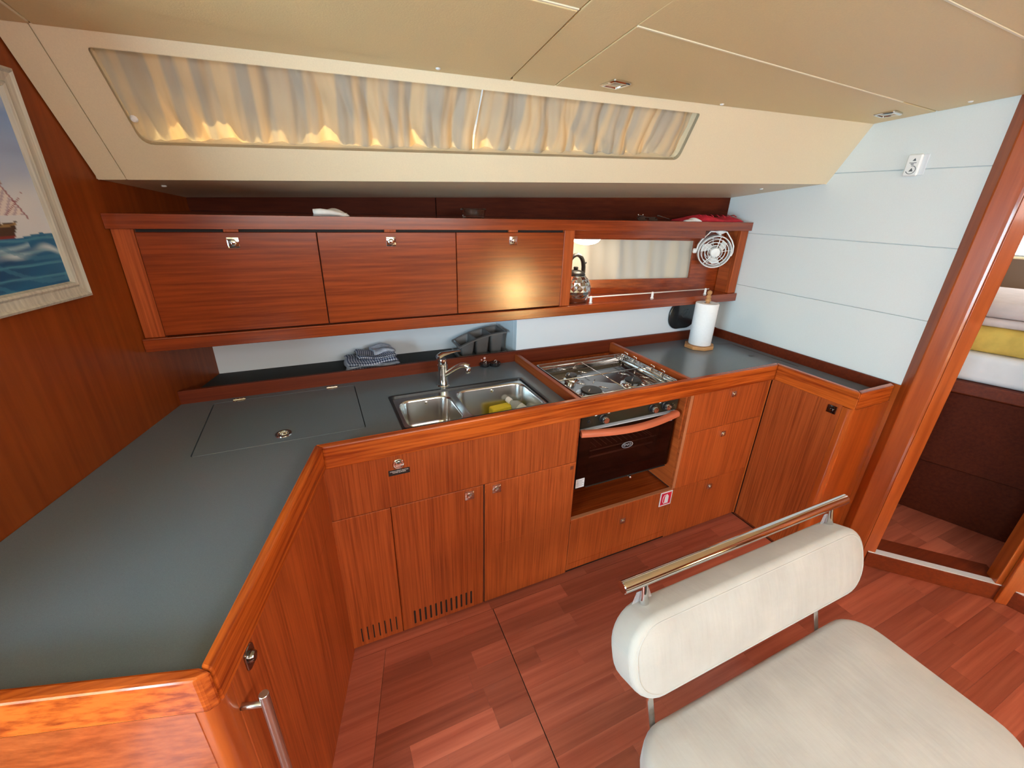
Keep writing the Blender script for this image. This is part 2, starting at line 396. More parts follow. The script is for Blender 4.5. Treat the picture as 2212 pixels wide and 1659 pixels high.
# ---------------------------------------------------------------- inner face of the coachroof: sloping panel with the long window
a2, b2, c2, d2 = s2(SA), s2(SB), s2(SC_), s2(SD)
sb, stp = s2((-.478, 1.777, 1.642)), s2((-.53, 1.602, 1.966))
hole = [s2(p) for p in ((-.440, 1.609, 1.935), (-.406, 1.717, 1.735), (1.409, 1.485, 1.787), (1.404, 1.402, 1.937))]
def rpoly(pts, rs, n=5):
    out = []
    for i, p in enumerate(pts):
        p = Vector(p); q0 = (Vector(pts[i-1])-p).normalized(); q1 = (Vector(pts[(i+1) % len(pts)])-p).normalized()
        A, B_ = p+q0*rs[i], p+q1*rs[i]
        for k in range(n+1):
            t = k/n; out.append(((1-t)**2*A.x+2*t*(1-t)*p.x+t*t*B_.x, (1-t)**2*A.y+2*t*(1-t)*p.y+t*t*B_.y))
    return out
WD_ = .160
hl = rpoly(hole, (.012, .035, .03, .012))
up = .012
outer = [sb, a2, (b2[0], b2[1]+up), (stp[0], stp[1]+up*0)]
coach = struct('wall_coachroof', MB().holed([s3(*p) for p in outer], [[s3(*p) for p in hl]], SN*.02), CREAM)
lp = [(c2[0]-.10, c2[1]+.0), (sb[0]-.0025, sb[1]), (stp[0]-.0025, stp[1]), (d2[0]-.10, d2[1]+.03)]
lp[0] = (c2[0]+.004, c2[1]); lp[3] = (d2[0]+.002, d2[1]+.02)
obj('corner_panel', MB().slab([s3(*p) for p in lp], SN*.02), CREAM, coach)
obj('backing_panel', MB().slab([s3(sb[0]-.03, sb[1]+.002, .012), s3(sb[0]+.03, sb[1]+.002, .012), s3(stp[0]+.03, stp[1], .012), s3(stp[0]-.03, stp[1], .012)], SN*.01), DARKGAP, coach)
# window box: lip, deep reveal and pane
win = struct('window_1', MB().loops([[s3(*p, -.0012) for p in hl], [s3(hole_c[0], hole_c[1], -.0012) for hole_c in rpoly([tuple(Vector(h)+(Vector(h)-Vector((.9, .15))).normalized()*-.004) for h in hole], (.01, .033, .028, .01))]], cap=False), CREAM)
obj('window_reveal', MB().loops([[s3(*p, .0) for p in hl], [s3(*p, WD_) for p in hl]], cap=False), CREAM, win)
gp = [s3(*p, WD_-.004) for p in rpoly([(h[0], h[1]) for h in hole], (.012, .035, .03, .012))]
obj('pane', MB().slab(gp, SN*.004), GLASS, win)
# underside of the side deck, with caps
und = [Vector((2.287, 1.417, 1.733)), Vector((2.287, 1.945, 1.675)), Vector((-.433, 2.248, 1.59)), Vector((-.554, 1.787, 1.639))]
und = [p+SN*.004 if i in (0, 3) else p for i, p in enumerate(und)]
deck = struct('trim_1', MB().slab([und[0], und[1], und[2]+Vector((-.05, .03, 0)), und[3]+Vector((-.02, 0, 0))], (0, 0, .02)), CREAM)
un = (und[1]-und[0]).cross(und[3]-und[0]).normalized()
if un.z > 0: un = -un
for px in ((-.417, 1.893, 1.63), (2.087, 1.602, 1.709)):
    Mx = un.to_track_quat('Z', 'Y').to_matrix()
    obj('screw_cap', MB().lathe([(.008, -.001), (.0075, .002), (.004, .0035)], px, 14, M=Mx), WHITEP, deck, smooth=True)
# boards behind the top shelf, the deck's shade put into their dark colour
hb = struct('wall_hull', MB().slab([(-.62, hull(-.62)+.016, 1.0), (2.287, hull(2.287)+.016, 1.0), (2.287, hull(2.287)+.016, 1.69), (-.62, hull(-.62)+.016, 1.60)], (0, .02, 0)), DARKGAP)
# (the hull lining above the shelf only; the window niche cuts through it below)
hb.data.clear_geometry()
me_ = MB().slab([(-.62, hull(-.62)+.013, 1.54), (2.287, hull(2.287)+.013, 1.54), (2.287, hull(2.287)+.013, 1.70), (-.62, hull(-.62)+.013, 1.62)], (0, .02, 0))
bmesh.ops.recalc_face_normals(me_.bm, faces=me_.bm.faces[:]); me_.bm.to_mesh(hb.data); me_.bm.free()
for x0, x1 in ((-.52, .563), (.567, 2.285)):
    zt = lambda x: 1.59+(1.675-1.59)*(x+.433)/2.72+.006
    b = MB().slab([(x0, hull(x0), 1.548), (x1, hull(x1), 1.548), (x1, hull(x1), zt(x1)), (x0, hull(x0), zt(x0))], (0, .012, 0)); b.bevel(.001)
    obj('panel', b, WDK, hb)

# ---------------------------------------------------------------- left bulkhead
d = Vector((.2787, .9604, 0)); nL = Vector((-.9604, .2787, 0))
def lw(y, z, off=0): return Vector((wl(y), y, z))-nL*off        # off > 0 towards the room
pts = [lw(.60, 0), lw(2.40, 0), lw(2.40, 2.03), lw(.60, 2.08)]
left = struct('wall_left', MB().slab(pts, nL*.03), WL)
# ---------------------------------------------------------------- right bulkhead of level boards
right = struct('wall_right', MB().box(XW+.008, XW+.028, .75, 2.3, 0, 2.02), WHITEW)
zs = [0, .914, 1.2025, 1.490, 1.778, 2.02]
for z0, z1 in zip(zs, zs[1:]):
    b = MB().box(XW, XW+.0085, .80, 2.2, z0+.0012, z1-.0012); b.bevel(.0012); obj('board', b, WSZ if z0 == 0 else WHITEW, right)
# ---------------------------------------------------------------- splash back: set-back part on the left, boxed-out part on the right
back = struct('wall_back', MB().box(-.75, .90, 2.1405, 2.16, .60, 1.16), SPLASH)
bx('boxed_panel', .885, XW-.001, 1.8635, 1.90, .60, 1.13, SPLASH, back, .0012)
bx('return_panel', .885, .900, 1.9005, 2.1400, .60, 1.13, SPLASH, back, .001)
bx('cover_plate', -.322, -.282, 2.136, 2.1405, .997, 1.04, SPLASH, back, .001)

# ---------------------------------------------------------------- diagonal doorway to the forward cabin
Dd = Vector((.68, -.733, 0)); Dn = Vector((.733, .68, 0)); D0 = Vector((2.30, .69, 0))
def dp(s, n, z): v = D0+Dd*s+Dn*n; return (v.x, v.y, z)
door = struct('door_1', MB().prism([(2.2875, .850), (2.250, .803), (2.2630, .7475), (2.2650, .738), (2.2685, .7275), (2.330, .785), (2.3, .85)], 0, 2.03).bevel(.0035, 2), WSZ)
obj('jamb', MB().prism([dp(-.048, .0035, 0)[:2], dp(-.001, .0035, 0)[:2], dp(-.001, .07, 0)[:2], dp(-.048, .07, 0)[:2]], .0, 2.03).bevel(.002, 2), WSZ, door)
obj('jamb', MB().prism([dp(.442, .002, 0)[:2], dp(.53, .002, 0)[:2], dp(.53, .07, 0)[:2], dp(.442, .07, 0)[:2]], 0, 2.03).bevel(.002, 2), WSZ, door)
obj('door_post', MB().prism([dp(.462, -.02, 0)[:2], dp(.60, -.02, 0)[:2], dp(.60, .0, 0)[:2], dp(.462, .0, 0)[:2]], .0, 2.03).bevel(.004, 2), WSZ, door)
obj('threshold', MB().slab([dp(-.03, -.003, 0), dp(.475, -.003, 0), dp(.475, .14, 0), dp(-.03, .14, 0)], (0, 0, .084)).bevel(.003, 2), WD, door)
obj('threshold_strip', MB().slab([dp(-.03, -.002, .0842), dp(.468, -.002, .0842), dp(.468, .034, .0842), dp(-.03, .034, .0842)], (0, 0, .003)).bevel(.0008), ALU, door)
c0 = Vector(dp(.475, -.003, 0)); 
obj('threshold', MB().slab([c0, c0+Vector((.06, -.40, 0)), c0+Vector((.14, -.40, 0)), c0+Vector((.05, .03, 0))], (0, 0, .084)).bevel(.003, 2), WD, door)
obj('threshold_strip', MB().slab([c0+Vector((.006, -.03, .0842)), c0+Vector((.062, -.39, .0842)), c0+Vector((.092, -.39, .0842)), c0+Vector((.036, -.03, .0842))], (0, 0, .003)), ALU, door)
# forward cabin
f2 = struct('floor_2', MB().prism([dp(-.4, .06, 0)[:2], dp(.9, .06, 0)[:2], (4.0, -.3), (4.0, 2.0), (2.33, 2.0)], .03, .078), DARKGAP)
for k in range(12):
    y1 = 1.15-k*.0715-.02; x = 2.32
    while x < 3.3:
        L_ = rnd.uniform(.25, .5); ex = dp((.69-y1)/.733, .085, 0)[0]+.01
        xa = max(x, ex); xb = x+L_
        if xb > xa+.03: bx('plank', xa+.0004, xb-.0004, y1-.0711, y1, .072, .0835, FL, f2, 0)
        x += L_
bvec = Vector((.104, -.275, 0)).normalized(); bnv = Vector((.275, .104, 0)).normalized(); B0 = Vector((2.92, .708, 0))
def bp(s, n, z): v = B0+bvec*s+bnv*n; return Vector((v.x, v.y, z))
berth = thing('berth', bp(.2, .3, .08), 'dark wooden berth base in the forward cabin beyond the doorway', 'berth')
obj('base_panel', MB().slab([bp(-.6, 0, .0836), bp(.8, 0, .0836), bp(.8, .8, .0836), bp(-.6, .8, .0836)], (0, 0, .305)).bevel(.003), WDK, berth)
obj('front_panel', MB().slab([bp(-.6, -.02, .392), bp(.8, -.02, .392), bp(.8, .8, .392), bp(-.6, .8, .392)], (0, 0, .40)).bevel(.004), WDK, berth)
obj('edge_board', MB().slab([bp(-.6, -.03, .794), bp(.8, -.03, .794), bp(.8, .8, .794), bp(-.6, .8, .794)], (0, 0, .062)).bevel(.006, 2), WD, berth)
MATT = plain('white_bed_linen', (.78, .76, .76), .9, noise=.04, nscale=12, bump=.3)
YEL = plain('yellow_blanket', (.72, .48, .10), .9, noise=.15, nscale=14, bump=.4)
PINK = plain('pale_pink_bedding', (.66, .55, .52), .9, noise=.06, nscale=16, bump=.35)
def bed(name, z0, z1, m, label, cat, s0=-.6, s1=.8, n0=0.0, r=.03):
    b = MB().slab([bp(s0, n0, z0), bp(s1, n0, z0), bp(s1, .75, z0), bp(s0, .75, z0)], (0, 0, z1-z0)); b.bevel(r, 4)
    return tag(obj(name, b, m, autos=True), label, cat)
bed('mattress', .8565, 1.000, MATT, 'white sheeted mattress on the berth in the forward cabin', 'mattress', n0=-.01)
bed('blanket', 1.0005, 1.128, YEL, 'yellow blanket folded on the white mattress in the forward cabin', 'blanket', s0=-.5, s1=.4, n0=.005, r=.045)
bed('sheet', 1.1285, 1.168, PINK, 'thin pale pink folded sheet lying on the yellow blanket', 'sheet', s0=-.48, s1=.38, n0=.01, r=.018)
bed('duvet', 1.1685, 1.245, PINK, 'thick pale pink folded duvet on top of the bedding pile in the cabin', 'duvet', s0=-.45, s1=.35, n0=.012, r=.034)
cw = struct('wall_cabin', MB().box(4.0, 4.03, -.3, 2.2, 0, 2.2), CREAM)
bx('lining_panel', 3.985, 4.0, -.3, 2.2, .9, 1.375, plain('pinkish_beige_lining', (.34, .22, .16), .5), cw)
w3 = struct('window_3', MB().box(3.97, 3.99, .2, 1.6, 1.39, 1.40), WHITEP)
obj('lit_pane', MB().box(3.975, 3.98, .2, 1.6, 1.40, 1.72), plain('bright_hull_window', (.9, .95, 1), .5, emit=((.85, .93, 1), 3.0)), w3)
struct('wall_cabin_side', MB().box(2.315, 4.0, 2.0, 2.03, 0, 2.1), CREAM)
struct('ceiling_cabin', MB().slab([(2.30, .70, 2.03), (2.70, .27, 2.03), (4.03, -.3, 2.03), (4.03, 2.03, 2.03), (2.31, 2.03, 2.03)], (0, 0, .03)), CREAM2)
# saloon behind the camera
struct('wall_rear', MB().box(-2.2, 2.75, -2.26, -2.22, 0, 2.2), WL)
struct('wall_saloon', MB().prism([(2.72, -2.24), (2.72, .18), dp(.56, -.001, 0)[:2], dp(.66, .07, 0)[:2], (2.80, -2.24)], 0, 2.15), WL)
struct('wall_aft', MB().box(-1.95, -1.90, -2.22, 2.2, 0, 2.15), WL)
struct('wall_aft_side', MB().box(-1.90, wl(.60)-.04, .66, .69, 0, 2.1), WL)
st_t = thing('settee', (1.8, -1.4, 0), 'cream saloon settee in sunlight behind the galley seat', 'settee')
SETT = plain('sunlit_cream_cloth', (.74, .66, .50), .85)
bx('base_box', 1.0, 2.55, -1.95, -1.25, .0, .30, WV, st_t, .005)
bx('seat_cushion', 1.0, 2.55, -1.95, -1.10, .302, .42, SETT, st_t, .02)
bx('back_cushion', 1.0, 2.55, -1.42, -1.24, .422, .88, SETT, st_t, .03)
cs = thing('companionway_steps', (-1.55, -.25, 0), 'pale companionway steps in sunlight at the aft end of the saloon', 'steps')
for k_, (a_, h_) in enumerate(((-1.26, .26), (-1.44, .52), (-1.62, .78))):
    bx('tread', a_-.20, a_, -.62, .12, h_-.03, h_, SETT, cs, .004); bx('riser', a_-.20, a_-.02, -.60, .10, 0 if k_ == 0 else h_-.26, h_-.031, SETT, cs, .003)

# ---------------------------------------------------------------- worktop with raised edges
ZC, ZT = .865, .916
Pi = Vector((-.234, .573, 0)); Po = Vector((-.052, 1.226, 0))     # outer edge of the peninsula
side = (Po-Pi).normalized(); inn = Vector((-side.y, side.x, 0))    # towards the peninsula top
front_d = Vector((-.263, .079, 0)).normalized(); fin = Vector((.079, .263, 0)).normalized()
FW = .026
work = thing('worktop', (.9, 1.5, .82), 'dark grey U-shaped galley worktop with raised reddish wooden edges', 'worktop')
ci = Vector((-.252, .599, 0))
inner_c = Po+inn*FW; t = (1.252-inner_c.y)/side.y; inner_c = inner_c+side*t
fl = ci+front_d*.62; fl.x = wl(fl.y)
left_poly = [(ci.x-.004, ci.y-.004), (inner_c.x, 1.250), (.884, 1.250), (.884, 1.846), (wl(1.846)+.001, 1.846), (fl.x+.001, fl.y-.01)]
sink_hole = rrect(.5055, 1.484, .606, .306, .012, 3)
lid_hole = rrect(-.168, 1.607, .516, .412, .012, 3)
def in3(l, z): return [(x, y, z) for x, y in l]
obj('counter_top', MB().holed(in3(left_poly, ZC), [in3(sink_hole, ZC), in3(lid_hole, ZC)], (0, 0, -.022)), GREY, work)
lb = MB().slab(in3(rrect(-.168, 1.607, .511, .407, .010, 3), ZC-.0003), (0, 0, -.018)); lb.bevel(.0012)
lid = obj('icebox_lid', lb, GREY, work)
obj('lid_seat', MB().box(-.43, .10, 1.39, 1.825, ZC-.03, ZC-.0225), DARKGAP, work)
for hx, hy in ((-.34, 1.829-.012), (0.0, 1.829-.012)):
    b = MB().box(hx-.021, hx+.021, hy-.015, hy+.015, ZC, ZC+.0015).bevel(.0006); b.tube([(hx-.021, hy, ZC+.002), (hx+.021, hy, ZC+.002)], .0028, 8)
    for sx in (-.013, 0, .013):
        for sy in (-.010, .010): b.lathe([(.0022, 0), (.0014, .0012)], (hx+sx, hy+sy, ZC+.0014), 6)
    obj('hinge', b, CHROME, lid, autos=True)
pull = MB().lathe([(.024, 0), (.0265, .0005), (.0255, .0028), (.019, .0030), (.017, .0004), (.001, .0003)], (-.172, 1.458, ZC-.0002), 28)
po = obj('ring_pull', pull, CHROME, lid, autos=True)
obj('pull_ring', MB().tube([(-.172+.013*math.cos(a*.349), 1.456+.010*math.sin(a*.349), ZC+.0028) for a in range(18)], .0016, 6, closed=True).box(-.186, -.158, 1.468, 1.4705, ZC+.002, ZC+.0042), CHROME, lid, autos=True)
right_poly = [(1.482, 1.250), (2.030, 1.250), (2.030, .880), (2.276, .880), (2.276, 1.846), (1.482, 1.846)]
obj('counter_top', MB().slab(in3(right_poly, ZC-.022), (0, 0, .022)), GREY, work)
# finger hole and groove of the locker hatch in the right corner
obj('finger_hole', MB().lathe([(.011, 0), (.0125, .0006), (.001, .0008)], (2.145, 1.47, ZC), 18), BLACK, work)
gb = MB()
for a, c in (((2.085, 1.752), (2.150, 1.700)), ((2.150, 1.700), (2.232, 1.677)), ((2.232, 1.677), (2.232, 1.26))):
    a = Vector((*a, ZC-.001)); c = Vector((*c, ZC-.001)); n = (c-a).cross(Vector((0, 0, 1))).normalized()*.0022
    gb.slab([a-n, c-n, c+n, a+n], (0, 0, .0016))
obj('hatch_groove', gb, DARKGAP, work)
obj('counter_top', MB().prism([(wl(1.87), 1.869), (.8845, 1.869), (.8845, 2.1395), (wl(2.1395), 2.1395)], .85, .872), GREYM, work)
# raised edges
def fid(poly, m, nm='fiddle_rail', z0=.835, z1=ZT, bev=.005):
    return obj(nm, MB().prism([(p[0], p[1]) for p in poly], z0, z1).bevel(bev, 2), m, work)
io = lambda o: Po+inn*o
# main rail with a mitre at the peninsula corner and at the right corner
mi = inner_c
fid([(Po.x, 1.226), (2.006, 1.226), (2.032, 1.252), (mi.x, 1.252)], WS)
WP = wood('solid_mahogany_peninsula', (.52, .105, .014), (.22, .030, .005), 'y', rough=.22, fine=75, along=2.6, tone=.04, coat=.35, rot=.27, contrast=.36)
fid([(Po.x, 1.2255), (mi.x, 1.2515), (ci.x, ci.y), (Pi.x-.012*0, Pi.y+.012)], WP)
fe = fl-fin*.0
ff0 = ci-fin*.026
fid([(ci.x-.0005, ci.y), (fl.x, fl.y), (fl.x-.008, fl.y-.0265), (Pi.x-.020, Pi.y+.004), (Pi.x-.0005, Pi.y+.0115)], WS)
fid([(2.006, 1.2255), (2.006, .857), (2.032, .883), (2.032, 1.2515)], WSY)
fid([(2.0065, .857), (2.256, .857), (2.276, .883), (2.0325, .883)], WS)
fid([(2.2765, .8835), (XW-.0005, .8835), (XW-.0005, 1.846), (2.2765, 1.846)], WD, 'upstand', ZC-.01, ZT, .002)
fid([(wl(1.846), 1.8465), (XW-.001, 1.8465), (XW-.001, 1.8630), (wl(1.863), 1.8630)], WD, 'upstand', ZC-.02, .9185, .002)
fid([(.8845, 1.8465), (1.4815, 1.8465), (1.4815, 1.8625), (.8845, 1.8625)], WY, 'stove_back_panel', .55, .8445, .001)
for x0 in (.870, 1.460):
    obj('divider', MB().box(x0, x0+.022, 1.2525, 1.846, .60, .905).bevel(.003, 2), WY, work)

# ---------------------------------------------------------------- base cabinets
YF = 1.2365
def latch(x, z, parent, y=YF, knob='round', s=.036, nm='latch'):
    b = MB().box(x-s/2, x+s/2, y-.0045, y, z-s/2, z+s/2).bevel(.0015, 2)
    o = obj(nm, b, CHROME, parent, label='small square chrome push latch')
    return o
def latch_full(x, z, door, y=YF, s=.036):
    b = MB().box(x-s/2, x+s/2, y-.0045, y+.001, z-s/2, z+s/2).bevel(.0015, 2)
    b.lathe([(.0115, 0), (.0115, .002), (.0095, .0062), (.006, .0078), (.0005, .008)], (x, y-.0042, z), 18, axis='y')
    return obj('latch', b, CHROME, door, autos=True)
def slots(x0, x1, n, z, h, wd, parent, y=YF, tilt=0):
    b = MB()
    for k in range(n):
        x = x0+(x1-x0)*k/(n-1)
        b.slab([(x+px, y-.0006, z+pz) for px, pz in rrect(0, 0, wd, h, wd/2-.0002, 3)], (0, .003, 0))
    return obj('vent_slots', b, DARKGAP, parent)
def front(name, x0, x1, z0, z1, parent, m=WV, y=YF, th=.018, g=.0010, bev=.0022):
    return bx(name, x0+g, x1-g, y, y+th, z0+g, z1-g, m, parent, bev)
sinkcab = thing('sink_cabinet', (.42, 1.24, 0), 'mahogany sink base cabinet with two doors and vent slots below the sink', 'cabinet')
bx('carcass', -.11, .876, YF+.031, 1.80, .0, .60, DARKGAP, sinkcab, 0)
top = front('front_panel', -.075, .876, .627, .838, sinkcab)
fl_ = front('filler_panel', -.075, .1265, .012, .627, sinkcab)
d1 = front('door', .1265, .4705, .012, .627, sinkcab); d2 = front('door', .4735, .882, .012, .627, sinkcab)
bx('door_gap', .4700, .4740, YF+.004, YF+.012, .012, .627, DARKGAP, sinkcab, 0)
bx('seam', .50, .875, YF-.0003, YF+.001, .3195, .3207, WV, d2, 0)
latch_full(.412, .597, d1); latch_full(.522, .597, d2)
slots(.176, .413, 12, .070, .072, .0075, d1); slots(-.026, .103, 7, .072, .072, .0045, fl_)
bt = MB().lathe([(.019, 0), (.0195, .002), (.017, .0045), (.013, .005), (.012, .003), (.011, .007), (.0005, .0085)], (.166, YF, .797), 24, axis='y')
obj('push_button', bt, CHROME, top, autos=True)
pl = bx('label_plate', .131, .202, YF-.0014, YF+.0004, .755, .777, BLACK, top, .0008, label='small black plate with white lettering')
pm = MB().box(.135, .198, YF-.0014, YF, .7555, .777)
text_mesh('lettering', 'ICEBOX DRAIN SWITCH\nPOMPE GLACIERE', .0056, frameM((.1665, YF-.0016, .7685), (1, 0, 0), (0, 0, 1)), LABELW, top)
bx('plinth', -.08, .8815, YF+.0195, YF+.03, 0, .03, WD, sinkcab, 0)
# the small dark mark at the top right of the second door
obj('sticker', MB().box(.852, .868, YF-.0006, YF+.0005, .595, .613), plain('faded_brown_sticker', (.16, .035, .012), .5), d2)
text_mesh('warning_mark', '!', .013, frameM((.860, YF-.0008, .604), (1, 0, 0), (0, 0, 1)), BLACK, d2)

ovcab = thing('oven_cabinet', (1.18, 1.24, 0), 'mahogany recess with a low drawer beneath the black oven', 'cabinet')
bx('recess_floor', .876, 1.476, YF+.001, 1.80, .300, .3145, WH, ovcab, .001)
bx('recess_back', .876, 1.476, 1.78, 1.80, .3155, .60, WD, ovcab, .001)
bx('recess_side', .8765, .8835, YF+.019, 1.78, .3155, .60, WY, ovcab, 0)
bx('plinth', .882, 1.4765, YF+.0195, YF+.03, 0, .03, WD, ovcab, 0)
dr = front('drawer', .882, 1.4755, .022, .3215, ovcab)
bx('edge_strip', .884, 1.474, YF-.0006, YF+.0185, .3212, .3236, wood('lit_veneer_edge', (.46, .17, .075), (.36, .12, .05), 'x', rough=.45, fine=90), dr, .0006)  # top edge of the drawer, the light it catches painted as paler wood
bx('seam', .89, 1.47, YF-.0003, YF+.001, .062, .0632, WH, dr, 0)
latch_full(1.179, .223, dr, s=.030)
# fire extinguisher sign
sg = bx('extinguisher_sign', 1.399, 1.476, YF-.0014, YF, .234, .318, LABELW, dr, .0006, label='red and white fire extinguisher sign')
b = MB().box(1.4055, 1.4695, YF-.0019, YF-.0012, .241, .311); obj('sign_field', b, SIGNRED, dr)
b = MB()
q = lambda l: [(1.4375+x, YF-.0023, .276+z) for x, z in l]
b.slab(q([(-.008, -.028), (.016, -.028), (.016, .012), (.011, .019), (-.003, .019), (-.008, .012)]), (0, .0008, 0))
b.slab(q([(0, .019), (.008, .019), (.008, .026), (0, .026)]), (0, .0008, 0))
b.tube([(1.4375-.001, YF-.002, .276+.024), (1.4375-.014, YF-.002, .276+.022), (1.4375-.020, YF-.002, .276+.008), (1.4375-.019, YF-.002, .276-.014), (1.4375-.010, YF-.002, .276-.028)], .0013, 6)
obj('extinguisher_symbol', b, LABELW, dr)

drw = thing('drawer_cabinet', (1.74, 1.24, 0), 'mahogany unit of three stacked drawers beside the oven', 'cabinet')
bx('plinth', 1.477, 2.0, YF+.0195, YF+.03, 0, .0295, WD, drw, 0)
bx('carcass', 1.484, 1.992, YF+.019, 1.80, .03, .835, DARKGAP, drw, 0)
bx('side_panel', 1.4675, 1.4835, YF+.001, 1.2515, .3245, .8345, WY, drw, .001)
bx('side_panel', 1.4675, 1.4835, 1.2520, 1.80, .3245, .598, WY, drw, .001)
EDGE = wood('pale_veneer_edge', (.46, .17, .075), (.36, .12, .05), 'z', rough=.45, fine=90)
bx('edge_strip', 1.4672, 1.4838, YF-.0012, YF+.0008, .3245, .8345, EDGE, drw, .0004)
for z0, z1, kz, kx in ((.630, .838, .797, 1.748), (.317, .630, .582, 1.740), (.012, .317, .267, 1.738)):
    q_ = front('drawer', 1.4845 if z0 > .1 else 1.477, 1.992, z0, z1, drw, bev=.002); lt = latch_full(kx, kz, q_, s=.030)
bx('corner_post', 1.9925, 2.0005, YF-.004, YF+.02, .012, .838, WSZ, drw, .002)

cor = thing('corner_cabinet', (2.1, 1.05, 0), 'mahogany corner cabinet with one door and a rounded glossy end panel', 'cabinet')
rd = bx('door', 2.0035, 2.022, .905, YF-.005, .012, .838, WV, cor, .0015)
b = MB().box(2.0035-.0048, 2.0045, .921, .959, .788, .824).bevel(.0015, 2)
b.lathe([(.0115, 0), (.0115, .002), (.0095, .0062), (.006, .0078), (.0005, .008)], (1.999, .938, .806), 18, axis='x')
obj('latch', b, plain('dark_chrome', (.10, .09, .085), .12, metal=1), rd, autos=True)
epoly = [(2.004, .9035), (2.0045, .893)]+[(2.030-.0255*math.cos(R(a)), .888-.0235*math.sin(R(a))) for a in range(0, 91, 10)]+[(2.284, .8645), (2.284, .884), (2.03, .9035)]
obj('end_panel', MB().prism(epoly, 0, .8345), WSZ, cor, autos=True)
bx('plinth', 2.006, 2.028, .905, YF, 0, .012, WD, cor, 0)
bx('carcass', 2.0235, 2.28, .905, 1.80, .01, .80, DARKGAP, cor, 0)

pen = thing('peninsula_cabinet', (-.3, .9, 0), 'mahogany peninsula cabinet with a vertical steel grab handle on its side', 'cabinet')
def ps(s, off, z):          # point on the peninsula side: s from the near corner, off outwards
    v = Pi+side*s-inn*off; return Vector((v.x, v.y, z))
LS = (Po-Pi).length
sp_ = MB().slab([ps(.052, -.012, .0), ps(LS+.018, -.012, .0), ps(LS+.018, -.012, .836), ps(.052, -.012, .836)], inn*.02); sp_.bevel(.0015)
spn = obj('side_panel', sp_, WV, pen)
obj('seam', MB().slab([ps(LS-.17, -.0116, .627), ps(LS-.02, -.0116, .627), ps(LS-.02, -.0116, .6285), ps(LS-.17, -.0116, .6285)], inn*.002), WV, pen)
cp = ps(0, 0, 0); fo = lambda t, o: (Pi+front_d*t+fin*o)
# rounded corner post
b0 = ps(.050, -.012, 0); b1 = fo(.050, .012); cc = ps(.010, -.012, 0)
arc = []
for k in range(9):
    t_ = k/8; c_ = Pi+inn*.013+side*.006
    p_ = (1-t_)**2*Vector((b0.x, b0.y, 0))+2*t_*(1-t_)*c_+t_*t_*Vector((b1.x, b1.y, 0)); arc.append((p_.x, p_.y))
ctr = Pi+inn*.06+side*.05
obj('corner_post', MB().prism(arc+[(ctr.x, ctr.y)], 0, .8345), WSZ, pen, autos=True)
WF = wood('mahogany_front_panel', V1, V0, 'x', rough=.20, coat=.7)
obj('front_panel', MB().slab([fo(.051, .012)+Vector((0, 0, .01)), fo(.64, .012)+Vector((0, 0, .01)), fo(.64, .012)+Vector((0, 0, .8345)), fo(.051, .012)+Vector((0, 0, .8345))], fin*.02).bevel(.0012), WF, pen)
obj('carcass', MB().prism([(ctr.x, ctr.y), tuple(ps(LS-.02, -.034, 0)[:2]), (wl(1.2)+.02, 1.2), (wl(.80)+.03, .80)], .02, .80), DARKGAP, pen)
# lock on the side panel
lc = ps(.115, -.012, .800)
Mo = Matrix((side, Vector((0, 0, 1)), -inn)).transposed()
b = MB().slab([lc+Mo @ Vector((x, z, 0)) for x, z in rrect(0, 0, .034, .050, .012, 4)], -inn*.004); b.bevel(.001)
b.lathe([(.012, .003), (.012, .007), (.009, .012), (.0005, .0128)], lc, 18, M=Mo)
obj('lock', b, plain('dark_chrome_lock', (.30, .28, .27), .15, metal=1), spn, autos=True)
hz = ps(.057, .030, 0)
g = MB(); g.tube([(hz.x, hz.y, .775), (hz.x, hz.y, .20)], .0085, 14)
for z in (.748, .235):
    a_ = ps(.057, -.013, z); g.tube([a_, (hz.x, hz.y, z)], .0062, 10)
obj('grab_handle', g.bevel(.0008), BRUSH, spn, autos=True)

# ---------------------------------------------------------------- wall cabinet with open shelf
wc = thing('wall_cabinet', (.9, 1.80, 1.13), 'long mahogany wall cabinet with three flap doors and an open shelf bay', 'cabinet')
YU = 1.767
def ext(x0, x1, y0, y1, z0, z1, m, nm, bev=.0025, sub=wc):
    return bx(nm, x0, x1, y0, y1, z0, z1, m, sub, bev)
obj('top_board', MB().prism([(wl(1.755)+.002, 1.755), (XW-.001, 1.755), (XW-.001, hull(XW)-.001), (-.43, hull(-.43)-.001), (wl(2.2)+.006, hull(-.45)-.004)], 1.503, 1.547).bevel(.003, 2), WH, wc)
obj('bottom_board', MB().prism([(wl(1.755)+.002, 1.755), (XW-.001, 1.755), (XW-.001, 1.885), (1.12, 2.02), (1.12, 2.13), (wl(2.13)+.006, 2.13)], 1.106, 1.152).bevel(.003, 2), WH, wc)
ext(-.555, -.499, YU+.002, YU+.022, 1.1525, 1.5025, WV, 'filler_panel', .001)
dz0, dz1 = 1.1560, 1.4925
for i, (x0, x1) in enumerate(((-.4975, .0240), (.0270, .5490), (.5520, 1.0660))):
    dd = ext(x0, x1, YU, YU+.018, dz0, dz1, WH, 'door', .0015)
    lx = (-.238, .287, .809)[i]; latch_full(lx, 1.459, dd, YU)
    ext(lx-.022, lx+.022, YU+.001, YU+.012, 1.4935, 1.5028, WV, 'catch_plate', .0006, dd)
ext(-.498, 1.068, YU+.0185, YU+.024, 1.1525, 1.5025, DARKGAP, 'carcass_front', 0)
ext(1.0680, 1.1225, YU+.001, 2.00, 1.1525, 1.5025, WV, 'partition', .0015)
ext(2.2215, 2.279, YU+.001, YU+.024, 1.1525, 1.5025, WV, 'end_stile', .0015)
ext(2.2225, 2.279, YU+.0245, 1.868, 1.1525, 1.5025, WY, 'end_panel', 0)
